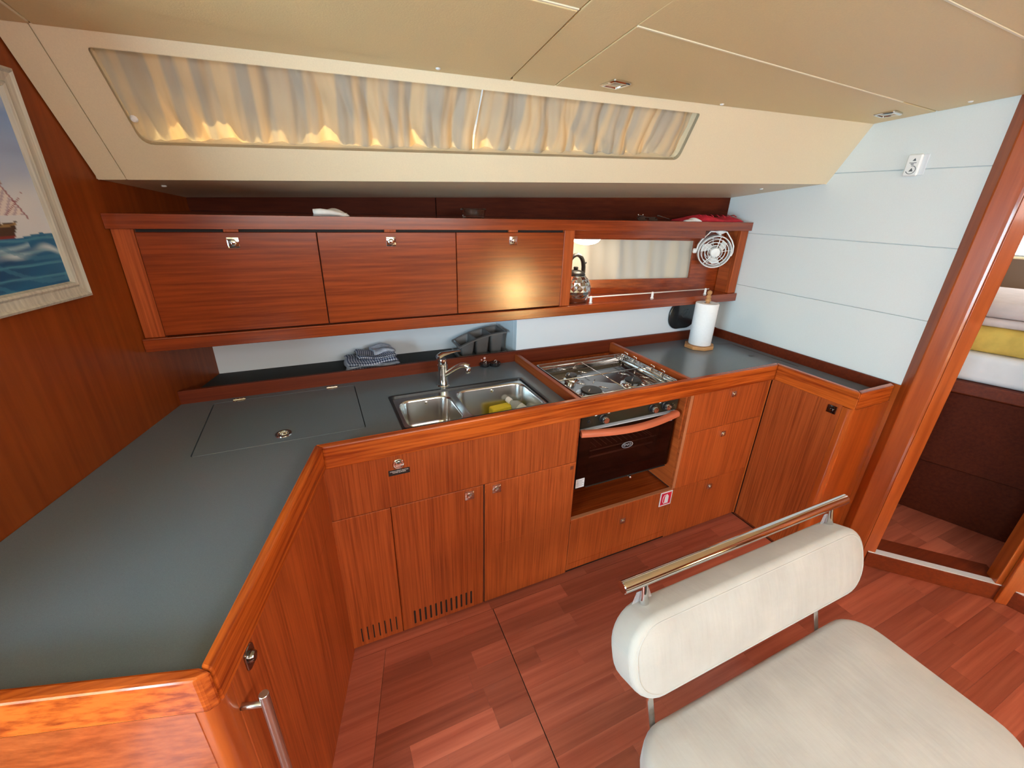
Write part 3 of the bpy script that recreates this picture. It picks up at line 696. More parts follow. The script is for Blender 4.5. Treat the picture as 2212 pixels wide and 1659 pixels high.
# back of the bay, with its window
nb = lambda x: 1.875-.125*(x-2.222)
bo = [(1.123, nb(1.123), 1.1525), (2.26, nb(2.26), 1.1525), (2.26, nb(2.26), 1.5025), (1.123, nb(1.123), 1.5025)]
wh = [(1.17, 1.234), (2.028, 1.231), (2.022, 1.4395), (1.17, 1.4485)]
ho = [(x, nb(x), z) for x, z in rpoly(wh, (.006,)*4, 3)]
obj('bay_back', MB().holed(bo, [ho], (0, .012, 0)), WH, wc)
obj('lowered_ceiling', MB().prism([(1.1228, 1.800), (1.985, 1.800), (1.985, nb(1.985)-.0005), (1.1228, nb(1.1228)-.0005)], 1.461, 1.5025).bevel(.002), WH, wc)
w2 = struct('window_2', MB().slab([(1.10, nb(1.10)+.075, 1.19), (2.08, nb(2.08)+.075, 1.19), (2.08, nb(2.08)+.075, 1.48), (1.10, nb(1.10)+.075, 1.48)], (0, .004, 0)), GLASS)
# wire rail along the shelf edge
rl = thing('shelf_rail', (1.66, 1.79, 1.152), 'thin white wire rail on three posts along the open shelf', 'rail')
obj('wire', MB().tube([(1.245, 1.79, 1.1818), (2.083, 1.79, 1.1818)], .0032, 8), plain('pale_coated_wire', (.80, .74, .66), .3), rl, smooth=True)
for px in (1.263, 1.664, 2.058):
    obj('rail_post', MB().lathe([(.009, 0), (.009, .003), (.0065, .005), (.0065, .024), (.0055, .034), (.0005, .035)], (px, 1.79, 1.1522), 14), WHITEP, rl, autos=True)

# ---------------------------------------------------------------- sink, tap
sink = thing('sink', (.5, 1.48, .70), 'stainless steel double sink set into the grey worktop with black seal', 'sink')
bo = rrect(.5055, 1.484, .604, .304, .014, 4)
bL = rrect(.335, 1.462, .212, .236, .045, 5); bR = rrect(.6275, 1.467, .318, .262, .05, 5)
so = rrect(.5055, 1.484, .582, .282, .012, 4)
obj('seal', MB().holed(in3(bo, ZC-.006), [in3(so, ZC-.006)], (0, 0, .0085)), BLACK, sink)
obj('rim', MB().holed(in3(rrect(.5055, 1.484, .5815, .2815, .012, 4), ZC-.006), [in3(bL, ZC-.006), in3(bR, ZC-.006)], (0, 0, .0022)), STEEL, sink)
def basin(cx, cy, wd, ht, r, depth):
    rings = []
    for ins, z in ((0, ZC-.0035), (.003, ZC-.006), (.005, ZC-.012), (.012, ZC-depth+.03), (.018, ZC-depth+.012), (.032, ZC-depth+.002), (.06, ZC-depth), (.09, ZC-depth-.001)):
        rings.append(in3(rrect(cx, cy, wd-2*ins, ht-2*ins, max(.012, r-ins*.5), 5), z))
    b = MB(); b.loops(rings, cap=False); b.face(rings[-1]); bmesh.ops.remove_doubles(b.bm, verts=b.bm.verts[:], dist=1e-5)
    return obj('basin', b, STEEL, sink, smooth=True)
b1_ = basin(.335, 1.462, .212, .236, .045, .13); b2_ = basin(.6275, 1.467, .318, .262, .05, .165)
for x, y, z, p_ in ((.335, 1.462, ZC-.13, b1_), (.6275, 1.467, ZC-.165, b2_)):
    obj('drain', MB().lathe([(.030, 0), (.032, .001), (.024, .003), (.018, .001), (.001, .0012)], (x, y, z), 24), CHROME, p_, autos=True)
for x, y, z, p_ in ((.345, 1.5735, .842, b1_), (.643, 1.592, .842, b2_)):
    obj('overflow_hole', MB().lathe([(.007, 0), (.007, .002), (.0045, .003), (.001, .002)], (x, y, z), 14, axis='y'), CHROME, p_, autos=True)
tap = thing('faucet', (.446, 1.672, ZC), 'chrome single lever mixer tap standing behind the double sink', 'faucet')
fx, fy = .446, 1.672
obj('base', MB().lathe([(.027, 0), (.027, .003), (.0245, .006)], (fx, fy, ZC), 24), CHROME, tap, autos=True)
obj('body', MB().lathe([(.0235, .006), (.0232, .03), (.0205, .06), (.0205, .078), (.0215, .079), (.0215, .0965), (.0205, .0975), (.021, .118), (.0195, .125)], (fx, fy, ZC), 26), CHROME, tap, autos=True)
sd = Vector((.80, -.60, 0)).normalized()
pt = lambda a, z: Vector((fx, fy, ZC))+sd*a+Vector((0, 0, z))
obj('spout', MB().tube([pt(.0, .045), pt(.02, .058), pt(.06, .088), pt(.085, .102), pt(.105, .105), pt(.118, .100)], [.013, .0125, .0115, .0115, .0125, .0125], 14), CHROME, tap, autos=True)
obj('aerator', MB().lathe([(.0125, -.022), (.0128, -.02), (.0128, 0), (.0115, .002)], pt(.115, .095), 18), CHROME, tap, autos=True)
lv = []
for a, z, wd, th in ((-.024, .122, .006, .008), (-.021, .134, .018, .010), (.0, .143, .021, .010), (.03, .146, .018, .006), (.065, .146, .012, .004), (.088, .143, .009, .0035)):
    sn = Vector((.30, .10, 0)).normalized(); v = Vector((fx, fy, ZC+z))+Vector((.95, .25, 0)).normalized()*a; sdn = Vector((-.25, .95, 0)).normalized()
    lv.append([v+sdn*wd*math.cos(2*math.pi*k/12)+Vector((0, 0, 1))*th*math.sin(2*math.pi*k/12) for k in range(12)])
obj('lever', MB().loops(lv), CHROME, tap, autos=True)
# things in the big basin
def cushion(name, m, Mx, wd, ht, th, rc, er, bulge=0, nseg=6, parent=None, cres=4, **kw):
    """rounded slab centred on the origin of Mx: wd x ht outline, th thick, rounded edges, faces bulging by bulge"""
    rings = []
    for k in range(cres+1):                       # bottom edge -> side
        a = math.pi/2*k/cres; rings.append((er*(1-math.sin(a)), -th/2+er*(1-math.cos(a))))
    for k in range(cres+1):
        a = math.pi/2*k/cres; rings.append((er*(1-math.cos(a)), th/2-er*(1-math.sin(a))))
    side_r = []
    for ins, z in rings: side_r.append([(x, y, z) for x, y in rrect(0, 0, wd-2*ins, ht-2*ins, max(.002, rc-ins), nseg)])
    def caps(sgn):
        out = []
        for f in (.06, .16, .30, .5, .72, .9):
            ww, hh = (wd-2*er)*(1-f), (ht-2*er)*(1-f)
            if ht < wd: ww = (wd-2*er)-(ht-2*er)*f
            else: hh = (ht-2*er)-(wd-2*er)*f
            out.append([(x, y, sgn*(th/2+bulge*math.sin(min(1, f*1.6)*math.pi/2))) for x, y in rrect(0, 0, max(ww, .004), max(hh, .004), max(.001, (rc-er)*(1-f)), nseg)])
        return out
    top_r = caps(1); bot_r = caps(-1)[::-1]
    b = MB(); b.loops([[Mx @ Vector(p) for p in r] for r in bot_r+side_r+top_r])
    return obj(name, b, m, parent, smooth=True, **kw)
def Tm(x, y, z, rz=0, rx=0, ry=0):
    return Matrix.Translation((x, y, z)) @ Matrix.Rotation(rz, 4, 'Z') @ Matrix.Rotation(rx, 4, 'X') @ Matrix.Rotation(ry, 4, 'Y')
tag(cushion('sponge', YELLOW, Tm(.668, 1.545, .7425, .12, math.pi/2), .100, .083, .045, .008, .006), 'yellow rectangular sponge lying in the larger sink basin', 'sponge')
bot = thing('detergent_bottle', (.738, 1.49, .704), 'clear plastic bottle with white cap lying across the yellow sponge', 'bottle')
bp0, bp1 = Vector((.772, 1.462, .752)), Vector((.722, 1.548, .790))
bd = (bp1-bp0).normalized(); Mb = bd.to_track_quat('Z', 'Y').to_matrix()
obj('bottle_body', MB().lathe([(.012, -.0), (.024, .002), (.026, .008), (.026, .07), (.024, .088), (.013, .104), (.0105, .108), (.0105, .118)], bp0, 22, M=Mb), plain('milky_plastic', (.80, .84, .82), .2, trans=.55), bot, autos=True)
obj('cap', MB().lathe([(.0135, .112), (.014, .114), (.0135, .132), (.012, .136), (.001, .137)], bp0, 20, M=Mb), WHITEP, bot, autos=True)
obj('label', MB().lathe([(.0265, .020), (.0266, .021), (.0266, .064), (.0265, .065)], bp0, 22, M=Mb), plain('pale_label', (.74, .78, .72), .4), bot, smooth=True)
for (x, y, a), lab in (((.702, 1.829, .3), 'round black rubber plug nearer the faucet, overlapped by another plug'), ((.752, 1.818, -.5), 'round black rubber plug nearer the stove, behind the large basin')):
    b = MB().lathe([(.0, 0), (.018, .0), (.023, .004), (.024, .010), (.0275, .013), (.0275, .017), (.024, .0195), (.012, .019), (.0005, .0185)], (x, y, ZC+.0005), 22)
    pg = tag(obj('sink_plug', b, plain('black_rubber', (.012, .010, .010), .28), autos=True), lab, 'plug', 'sink plugs')
    obj('plug_ring', MB().tube([(x+.007*math.cos(k*.52), y+.003*math.sin(a), ZC+.025+.007*math.sin(k*.52)) for k in range(12)], .0014, 6, closed=True), CHROME, pg, smooth=True)
hk = thing('hook', (.70, 1.8465, .90), 'small pair of pale round studs on the raised back edge above the plugs', 'hook')
for x, z, r in ((.690, .896, .0035), (.706, .903, .006)):
    obj('stud', MB().lathe([(r, 0), (r, .003), (r*.6, .005), (.0003, .0055)], (x, 1.8466, z), 14, axis='y'), plain('pale_pink_plastic', (.75, .5, .5), .3), hk, smooth=True)

# ---------------------------------------------------------------- gimballed stove with oven
stv = thing('stove', (1.18, 1.5, .44), 'black marine gas stove with oven, steel hob and terracotta handle', 'stove')
YO, X0, X1 = 1.278, .912, 1.442
ob = MB().loops([[(x, y, z) for x, z in ((X0+.004, .47), (X1-.004, .47), (X1-.004, .806), (X0+.004, .806))] for y in (YO+.022, 1.70)], cap=False); ob.face([(X0+.004, 1.70, .47), (X1-.004, 1.70, .47), (X1-.004, 1.70, .806), (X0+.004, 1.70, .806)])
obj('oven_body', ob, BLACK, stv)
OV = plain('oven_control_black', (.016, .016, .012), .30, spec=.25)
bx('control_panel', X0, X1, YO, YO+.021, .750, .822, OV, stv, .004)
def knob(x, z):
    k = MB().lathe([(.021, 0), (.021, .004), (.0175, .006), (.0165, .018), (.014, .020)], (x, YO, z), 26, axis='y')
    ko = obj('knob', k, BLACK, stv, autos=True)
    obj('knob_cap', MB().lathe([(.0142, .0185), (.0142, .026), (.0125, .029), (.0003, .0295)], (x, YO, z), 22, axis='y'), CHROME, ko, autos=True)
for x in (1.022, 1.287, 1.361): knob(x, .7855)
for x in (.953, 1.410):
    obj('igniter_button', MB().lathe([(.0085, 0), (.0085, .003), (.006, .004), (.006, .008), (.0003, .009)], (x, YO, .781), 16, axis='y'), BLACK, stv, autos=True)
for x in (.985, 1.05, 1.33): obj('printed_symbol', MB().box(x-.005, x+.005, YO-.0004, YO+.001, .802, .808), LABELW, stv)
# door: frame, glass, lower edge
dh = MB()
outer = [(X0, YO, .451), (X1, YO, .451), (X1, YO, .738), (X0, YO, .738)]
hin = [(x, YO, z) for x, z in rpoly([(.972, .505), (1.372, .505), (1.372, .700), (.972, .700)], (.012,)*4, 3)]
od = obj('oven_door', MB().holed(outer, [hin], (0, .020, 0)), BLACKG, stv)
bx('door_glass', X0+.002, X1-.002, YO-.004, YO-.0005, .455, .735, OVENGLASS, od, .001)
bx('door_top_edge', X0, X1, YO-.004, YO+.018, .7385, .7425, ALU, od, .001)
bx('oven_cavity', .96, 1.385, YO+.40, YO+.41, .49, .715, plain('oven_enamel', (.05, .028, .024), .4), stv, 0)
rk = MB()
for y in (YO+.03, YO+.30):
    rk.tube([(.975, y, .612), (1.372, y, .612)], .0028, 6)
for k in range(14):
    x = .985+k*.029; rk.tube([(x, YO+.05, .612), (x, YO+.30, .612)], .0014, 5)
RKM = plain('bright_rack_wire', (.75, .73, .70), .35)
obj('oven_rack', rk, RKM, stv, smooth=True)
obj('rack_runner', MB().tube([(1.365, YO+.04, .60), (1.365, YO+.30, .60), (1.365, YO+.30, .655), (1.365, YO+.04, .655)], .002, 6).tube([(.978, YO+.035, .575), (1.36, YO+.035, .575)], .004, 6), RKM, stv, smooth=True)
# bowed handle
hp = []
for k in range(15):
    t = k/14; x = .906+t*.522; bow = math.sin(math.pi*t)
    hp.append((x, YO-.016-.034*bow, .742-.006*bow))
rings = []
for i, p in enumerate(hp):
    p = Vector(p); t = (Vector(hp[min(i+1, 14)])-Vector(hp[max(i-1, 0)])).normalized(); n = Vector((t.y, -t.x, 0))
    rings.append([p+n*a*(.016 if a > 0 else .011)+Vector((0, 0, c)) for a, c in ((1, -.010), (1, .002), (.7, .009), (.2, .012), (-.8, .012), (-1, .006), (-1, -.012), (.6, -.014))])
obj('handle', MB().loops(rings), OVENW, od, autos=True, label='bowed terracotta coloured handle')
for x in (.925, 1.412): bx('handle_mount', x-.012, x+.012, YO-.016, YO, .735, .749, OVENW, od, .002)
for x in (.945, 1.385): obj('tape_strip', MB().box(x-.03, x+.03, YO-.0052, YO-.004, .7442, .7462), LABELW, od)
stk = obj('rating_sticker', MB().box(.914, .958, YO-.0056, YO-.0042, .459, .504), LABELW, od, label='white printed sticker')
for k in range(5): obj('print_line', MB().box(.918, .954-.006*(k % 2), YO-.006, YO-.0053, .468+k*.007, .4695+k*.007), MARK, od)
# oval badge
GB = plain('grey_badge_print', (.30, .30, .33), .4)
ov = [(1.172+.031*math.cos(2*math.pi*k/32), .6245+.0155*math.sin(2*math.pi*k/32)) for k in range(32)]
ovi = [(1.172+.0285*math.cos(2*math.pi*k/32), .6245+.0132*math.sin(2*math.pi*k/32)) for k in range(32)]
obj('badge_ring', MB().holed([(x, YO-.0062, z) for x, z in ov], [[(x, YO-.0062, z) for x, z in ovi]], (0, .0012, 0)), GB, od)
text_mesh('badge_letters', 'ENO', .0185, Matrix(frameM((1.172, YO-.0058, .6245), (1, 0, 0), (0, 0, 1))) @ Matrix.Diagonal((1.15, 1, 1, 1)), GB, od)
for x in (1.385, 1.408):
    obj('warning_triangle', MB().holed([(x-.010, YO-.0052, .700), (x+.010, YO-.0052, .700), (x, YO-.0052, .717)], [[(x-.0065, YO-.0052, .7022), (x+.0065, YO-.0052, .7022), (x, YO-.0052, .7130)]], (0, .0008, 0)), GB, od)
bx('bottom_trim', X0+.06, X1-.01, YO-.003, YO+.02, .4455, .4505, BLACK, stv, .001)
obj('door_lock', MB().lathe([(.007, 0), (.007, .010), (.004, .013), (.0003, .0135)], (1.216, YO-.001, .440), 14, axis='y'), CHROME, stv, autos=True)
# hob tray
HX0, HX1, HY0, HY1, HZ = .922, 1.448, 1.300, 1.712, .884
tr = MB()
o1 = rrect((HX0+HX1)/2, (HY0+HY1)/2, HX1-HX0, HY1-HY0, .012, 4)
def trr(ins, r=.012): return rrect((HX0+HX1)/2, (HY0+HY1)/2, HX1-HX0-2*ins, HY1-HY0-2*ins, r, 4)
HOB = plain('hob_steel', (.36, .345, .33), .13, metal=1)
tr.loops([in3(trr(0), HZ-.074), in3(trr(0), HZ), in3(trr(.001), HZ+.0012), in3(trr(.004), HZ+.0012), in3(trr(.005), HZ), in3(trr(.010), HZ-.046), in3(trr(.018), HZ-.050)], cap=False); tr.face(in3(trr(.018), HZ-.050))
bmesh.ops.remove_doubles(tr.bm, verts=tr.bm.verts[:], dist=1e-6)
obj('hob_tray', tr, HOB, stv, autos=True)
zt = HZ-.050
for x, y, r in ((1.045, 1.410, .052), (1.300, 1.440, .042), (1.06, 1.60, .030)):
    bn = obj('burner', MB().lathe([(r*1.35, 0), (r*1.3, .004), (r, .007), (r*.95, .018), (r*.8, .019)], (x, y, zt), 28), CHROME, stv, autos=True)
    obj('burner_cap', MB().lathe([(r*.9, .019), (r*.92, .022), (r*.85, .026), (r*.3, .027), (.0003, .0272)], (x, y, zt), 28), BLACK, bn, autos=True)
gr = MB(); zg = HZ-.008
wire = lambda *p: gr.tube(p, .0026, 6)
for y in (1.325, 1.515, 1.690): wire((HX0+.018, y, zg), (HX1-.018, y, zg))
for x in (HX0+.018, 1.175, HX1-.060): wire((x, 1.322, zg-.003), (x, 1.692, zg-.003))
for x, y in ((1.045, 1.410), (1.300, 1.440), (1.06, 1.60)):
    for a in range(4):
        dx, dy = math.cos(a*math.pi/2+.785), math.sin(a*math.pi/2+.785)
        wire((x+dx*.030, y+dy*.030, zg+.002), (x+dx*.072, y+dy*.072, zg+.002))
for x in (HX0+.018, HX1-.018):
    for y in (1.325, 1.690): wire((x, y, zg), (x, y, zt))
obj('pan_support', gr, CHROME, stv, smooth=True)
pc = MB(); pw = lambda *p: pc.tube(p, .0026, 6)
pw((HX1-.045, 1.310, zg+.006), (HX1-.045, 1.700, zg+.006)); pw((HX1-.020, 1.310, zg+.006), (HX1-.020, 1.700, zg+.006))
for y in (1.36, 1.43, 1.56, 1.63):
    pw((HX1-.048, y, zg+.003), (HX1-.048, y, HZ+.024), (HX1-.070, y-.012, HZ+.030), (HX1-.082, y-.02, HZ+.022))
    pw((HX1-.020, y+.02, zg+.003), (HX1-.020, y+.02, HZ+.020), (HX1-.030, y+.035, HZ+.026))
obj('pot_clamp', pc, CHROME, stv, smooth=True)

# ---------------------------------------------------------------- things on the ledge and the right-hand counter
tw = thing('tea_towel', (.19, 2.0, .872), 'folded navy and white checked tea towels lying on the grey ledge', 'towel')
def towel_layer(name, x0, x1, y0, y1, z0, th, seed, m, rz=0):
    r_ = random.Random(seed); nx, ny = 22, 14; bm = bmesh.new(); uv = bm.loops.layers.uv.new('UVMap')
    ph = [r_.uniform(0, 6) for _ in range(4)]; cx, cy = (x0+x1)/2, (y0+y1)/2
    def pt_(i, j, top):
        u, v = i/nx, j/ny; x = x0+(x1-x0)*u; y = y0+(y1-y0)*v
        e = min(u, 1-u, v*.7, (1-v)*.7); f = min(1, e/.06); f = math.sqrt(max(0, 1-(1-f)**2))
        wv = .004*math.sin(7*u+ph[0])+.003*math.sin(9*v+ph[1]+3*u)
        zz = z0+th*.5+(1 if top else -1)*th*.5*f+(wv if top else wv*.4)+.004
        dx, dy = x-cx, y-cy
        return (cx+dx*math.cos(rz)-dy*math.sin(rz)+.003*math.sin(8*v+ph[2]), cy+dx*math.sin(rz)+dy*math.cos(rz)+.004*math.sin(6*u+ph[3]), zz)
    for top in (True, False):
        g_ = [[bm.verts.new(pt_(i, j, top)) for j in range(ny+1)] for i in range(nx+1)]
        for i in range(nx):
            for j in range(ny):
                q_ = (g_[i][j], g_[i+1][j], g_[i+1][j+1], g_[i][j+1]); f_ = bm.faces.new(q_ if top else q_[::-1])
                for l, (a_, b_) in zip(f_.loops, ((i, j), (i+1, j), (i+1, j+1), (i, j+1)) if top else ((i, j+1), (i+1, j+1), (i+1, j), (i, j))): l[uv].uv = (a_/nx, b_/ny)
    bmesh.ops.remove_doubles(bm, verts=bm.verts[:], dist=.0002)
    return obj(name, bm, m, tw, smooth=True)
BLUEW = plain('pale_blue_cotton', (.50, .56, .68), .9, noise=.2, nscale=60, bump=.3)
towel_layer('folded_layer', .070, .312, 1.925, 2.075, .8730, .012, 1, CHECK)
towel_layer('folded_layer', .070, .308, 1.930, 2.075, .8855, .014, 2, BLUEW, .02)
towel_layer('folded_layer', .076, .300, 1.930, 2.080, .9000, .017, 3, CHECK, .03)
towel_layer('folded_layer', .125, .300, 1.945, 2.080, .9190, .016, 4, CHECK, .05)
towel_layer('folded_layer', .195, .298, 1.965, 2.080, .9370, .014, 5, BLUEW, .12)

cd = thing('cutlery_drainer', (.74, 2.0, .872), 'grey plastic three-compartment cutlery drainer on its drip tray', 'cutlery drainer')
tx0, tx1, ty0, ty1 = .603, .866, 1.925, 2.075
trf = lambda i, z: in3(rrect((tx0+tx1)/2, (ty0+ty1)/2, tx1-tx0-2*i, ty1-ty0-2*i, .012, 4), z)
b = MB().loops([trf(.012, .8725), trf(.004, .8750), trf(0, .8930), trf(.001, .8955), trf(.008, .8955), trf(.011, .8900), trf(.016, .8785)], cap=True)
obj('drip_tray', b, GREYP, cd, autos=True)
rimz = lambda x: .940+.058*math.sin(min(1, max(0, (x-.610)/.245))*math.pi*.5)**.85
for i, (x0, x1) in enumerate(((.617, .694), (.697, .774), (.777, .852))):
    b = MB(); rings = []
    for k, (ins, f) in enumerate(((.016, 0), (.014, .05), (.002, 1), (.000, 1), (.003, .985), (.016, .08))):
        ring = []
        for x, y in rrect((x0+x1)/2, 2.0, x1-x0-2*ins*.7, .118-2*ins, .010, 3):
            ring.append((x, y, .8800+(rimz(x)-.8800)*f))
        rings.append(ring)
    b.loops(rings, cap=False); b.face(rings[0]); b.face(rings[-1]); obj('compartment', b, GREYP, cd, autos=True)
b = MB(); N_ = 14; ri = []
for k in range(N_+1):
    x = .606+(.864-.606)*k/N_; z = rimz(x)
    ri.append([(x, 1.930, z-.005), (x, 1.930, z+.001), (x, 1.9335, z+.003), (x, 1.942, z+.003), (x, 1.942, z-.003)])
b.loops(ri); ri2 = [[(p[0], 4.0-p[1], p[2]) for p in r] for r in ri]; b.loops(ri2)
for x in (.607, .6955, .7755, .858): b.hexa([(x-.004, 1.94, rimz(x)-.004), (x+.004, 1.94, rimz(x)-.004), (x+.004, 2.06, rimz(x)-.004), (x-.004, 2.06, rimz(x)-.004)], [(x-.004, 1.94, rimz(x)+.002), (x+.004, 1.94, rimz(x)+.002), (x+.004, 2.06, rimz(x)+.002), (x-.004, 2.06, rimz(x)+.002)])
obj('rim', b, GREYP, cd, autos=True)

ph = thing('paper_towel_holder', (1.988, 1.697, ZC), 'pale wooden paper towel holder with turned knob on the right counter', 'paper towel holder')
oc = [(1.988+.088*math.cos(R(22.5+45*k))*(1.0), 1.697+.080*math.sin(R(22.5+45*k))) for k in range(8)]
obj('base_plate', MB().prism(oc, ZC+.0005, ZC+.020).bevel(.003, 2), BEECH, ph)
obj('pole', MB().lathe([(.0105, .02), (.0105, .268), (.0150, .270), (.0150, .278), (.011, .284), (.013, .292), (.0125, .298), (.0085, .304), (.0125, .312), (.0135, .318), (.011, .326), (.0005, .331)], (1.988, 1.697, ZC), 22), BEECH, ph, autos=True)
b = MB(); prof = [(.020, .022), (.0600, .022), (.0615, .024), (.0615, .257), (.0600, .260), (.020, .260)]
b.loops([[(1.988+r*math.cos(2*math.pi*k/40), 1.697+r*math.sin(2*math.pi*k/40), ZC+h) for k in range(40)] for r, h in prof], close=True)
tag(obj('paper_towel_roll', b, PAPER, autos=True), 'white kitchen paper roll standing on the wooden holder', 'paper roll')
bd_ = thing('serving_board', (1.95, 1.862, .95), 'glossy black rounded board against the white wall behind the paper roll', 'board')
bpts = [(x, z) for x, z in rrect(1.985, 1.0205, .215, .167, .075, 9)]
BLK2 = plain('glossy_black_plastic', (.012, .012, .013), .22, coat=.3)
obj('board', MB().slab([(x, 1.8488, z) for x, z in bpts], (0, .0145, 0)).bevel(.005, 3), BLK2, bd_, autos=True)
obj('printed_emblem', MB().holed([(2.0+.030*math.cos(k*.314), 1.8486, 1.03+.026*math.sin(k*.314)) for k in range(20)], [[(2.0+.0275*math.cos(k*.314), 1.8486, 1.03+.0235*math.sin(k*.314)) for k in range(20)]], (0, .0006, 0)).slab([(1.96, 1.8486, 1.030), (2.03, 1.8486, 1.036), (2.03, 1.8486, 1.0385), (1.96, 1.8486, 1.0325)], (0, .0006, 0)).slab([(1.985, 1.8486, 1.008), (1.989, 1.8486, 1.007), (2.015, 1.8486, 1.055), (2.011, 1.8486, 1.056)], (0, .0006, 0)), plain('dark_grey_emblem', (.06, .06, .062), .4), bd_)

# ---------------------------------------------------------------- open shelf bay: kettle, lamp, fan
ket = thing('kettle', (1.205, 1.865, 1.152), 'steel kettle with diamond pattern and black handle at the open shelf end', 'kettle')
kx, ky, kz = 1.208, 1.868, 1.1525
prof = [(.060, 0), (.070, .002), (.078, .012), (.0835, .030), (.0845, .042)]
obj('lower_body', MB().lathe(prof, (kx, ky, kz), 40), CHROME, ket, autos=True)
rows_ = [(.0845, .042), (.0850, .056), (.083, .071), (.079, .086), (.0725, .101), (.0640, .115), (.054, .127)]
BRUSHK = plain('kettle_steel', (.66, .65, .63), .16, metal=1)
nk = 16; b = MB(); grid = []
for k, (r, h) in enumerate(rows_):
    grid.append([b.bm.verts.new((kx+r*math.cos(2*math.pi*(j+.5*(k % 2))/nk), ky+r*math.sin(2*math.pi*(j+.5*(k % 2))/nk), kz+h)) for j in range(nk)])
for k in range(1, len(rows_)-1):                     # one raised diamond round every lattice gap
    for j in range(nk):
        o = 0 if k % 2 else 1
        lft, rgt = grid[k][(j-(0 if k % 2 else 0)) % nk], grid[k][(j+1) % nk]
        mid = (j+1) % nk if k % 2 else j
        up, dn = grid[k+1][mid], grid[k-1][mid]
        c = (lft.co+rgt.co+up.co+dn.co)/4; c += (Vector((c.x-kx, c.y-ky, 0)).normalized())*.0038
        cv = b.bm.verts.new(c)
        for a_, c_ in ((lft, up), (up, rgt), (rgt, dn), (dn, lft)): b.bm.faces.new((a_, c_, cv))
for k in (0, len(rows_)-1):
    for j in range(nk):
        a_, c_ = grid[k][j], grid[k][(j+1) % nk]
        kk = 1 if k == 0 else k-1
        # close the half diamonds on the border rows
        m_ = grid[kk][j if (k % 2 == 0) else (j+1) % nk]
        b.bm.faces.new((a_, c_, m_))
obj('diamond_body', b, BRUSHK, ket)
obj('shoulder', MB().lathe([(.0535, .1265), (.050, .129), (.0495, .131)], (kx, ky, kz), 32), CHROME, ket, smooth=True)
obj('lid', MB().lathe([(.0505, .1305), (.051, .134), (.047, .142), (.036, .150), (.014, .156), (.010, .158), (.013, .166), (.010, .171), (.0005, .172)], (kx, ky, kz), 28), BLACK, ket, autos=True)
hd = []
for k in range(15):
    a = math.pi*k/14; hd.append((kx+.046*math.cos(a)*(1 if a < 1.57 else 1.05), ky, kz+.140+.088*math.sin(a)**.75))
b = MB(); rings = []
for i, p in enumerate(hd):
    p = Vector(p); t = (Vector(hd[min(i+1, 14)])-Vector(hd[max(i-1, 0)])).normalized(); n = Vector((t.z, 0, -t.x)); wd = .012
    rings.append([p+n*.0085*c_+Vector((0, wd*s_, 0)) for c_, s_ in ((1, -.6), (1, .6), (.4, 1), (-.6, 1), (-1, .5), (-1, -.5), (-.6, -1), (.4, -1))])
hob_ = obj('handle', b.loops(rings), BLACK, ket, autos=True)
for p in ((kx+.004, ky, kz+.2295), (kx+.052, ky, kz+.188)): obj('handle_knob', MB().lathe([(.0035, -.006), (.0055, .0), (.0055, .005), (.003, .009), (.0003, .0095)], p, 12, M=Matrix.Rotation(0 if p[0] < kx+.02 else R(75), 3, 'Y')), BLACK, hob_, smooth=True)
obj('spout', MB().tube([(kx-.055, ky-.02, kz+.085), (kx-.078, ky-.03, kz+.112), (kx-.086, ky-.033, kz+.128)], [.016, .011, .010], 12), CHROME, ket, autos=True)

bl = thing('bay_lamp', (1.252, 1.855, 1.461), 'lit white dome lamp under the top of the open shelf above the kettle', 'lamp')
obj('base_ring', MB().lathe([(.074, -.003), (.076, -.001), (.076, 0.0), (.06, .0)], (1.252, 1.868, 1.4607), 30), WHITEP, bl, autos=True)
obj('diffuser', MB().lathe([(.0005, -.031), (.022, -.030), (.045, -.025), (.062, -.016), (.071, -.005), (.072, -.003)], (1.252, 1.868, 1.4605), 30), LAMPG, bl, smooth=True)
lamp('bay_lamp_light', 'POINT', (1.252, 1.868, 1.415), .5, (1, .86, .62), shadow_soft_size=.03)

fan = thing('cabin_fan', (2.105, 1.80, 1.50), 'white caged cabin fan hanging from its yoke at the open shelf end', 'fan')
F0 = Vector((2.088, 1.805, 1.386)); fz = Vector((-.58, -.80, -.12)).normalized(); fxd = Vector((0, 0, 1)).cross(fz).normalized(); fyd = fz.cross(fxd).normalized()
Mf = Matrix((fxd, fyd, fz)).transposed()
FP = lambda x, y, z: F0+Mf @ Vector((x, y, z))
obj('mount', MB().lathe([(.026, -.0), (.026, -.008), (.020, -.016), (.013, -.020), (.008, -.020), (.008, -.028)][::-1], (2.112, 1.815, 1.5025), 22), WHITEP, fan, autos=True)
yk = []
ypts = [(-.097, .0, 0), (-.094, .034, 0), (-.080, .062, 0), (-.042, .1085, 0), (.042, .1085, 0), (.080, .062, 0), (.094, .034, 0), (.097, 0, 0), (.092, -.020, 0)]
b = MB(); rings = []
for i, p in enumerate(ypts):
    p = Vector(p); t = (Vector(ypts[min(i+1, 8)])-Vector(ypts[max(i-1, 0)])).normalized(); n = Vector((t.y, -t.x, 0))
    rings.append([FP(*(p+n*a+Vector((0, 0, c)))) for a, c in ((.003, -.022), (.003, -.008), (-.003, -.008), (-.003, -.022))])
obj('yoke', b.loops(rings), WHITEP, fan, autos=True)
obj('tilt_knob', MB().lathe([(.0125, 0), (.014, .003), (.014, .014), (.011, .018), (.0005, .019)], FP(-.097, 0, -.015), 18, M=Matrix((fyd, -fz, -fxd)).transposed()), WHITEP, fan, autos=True)
cg = MB()
circ = lambda r, z, n=36: [FP(r*math.cos(2*math.pi*k/n), r*math.sin(2*math.pi*k/n), z) for k in range(n)]
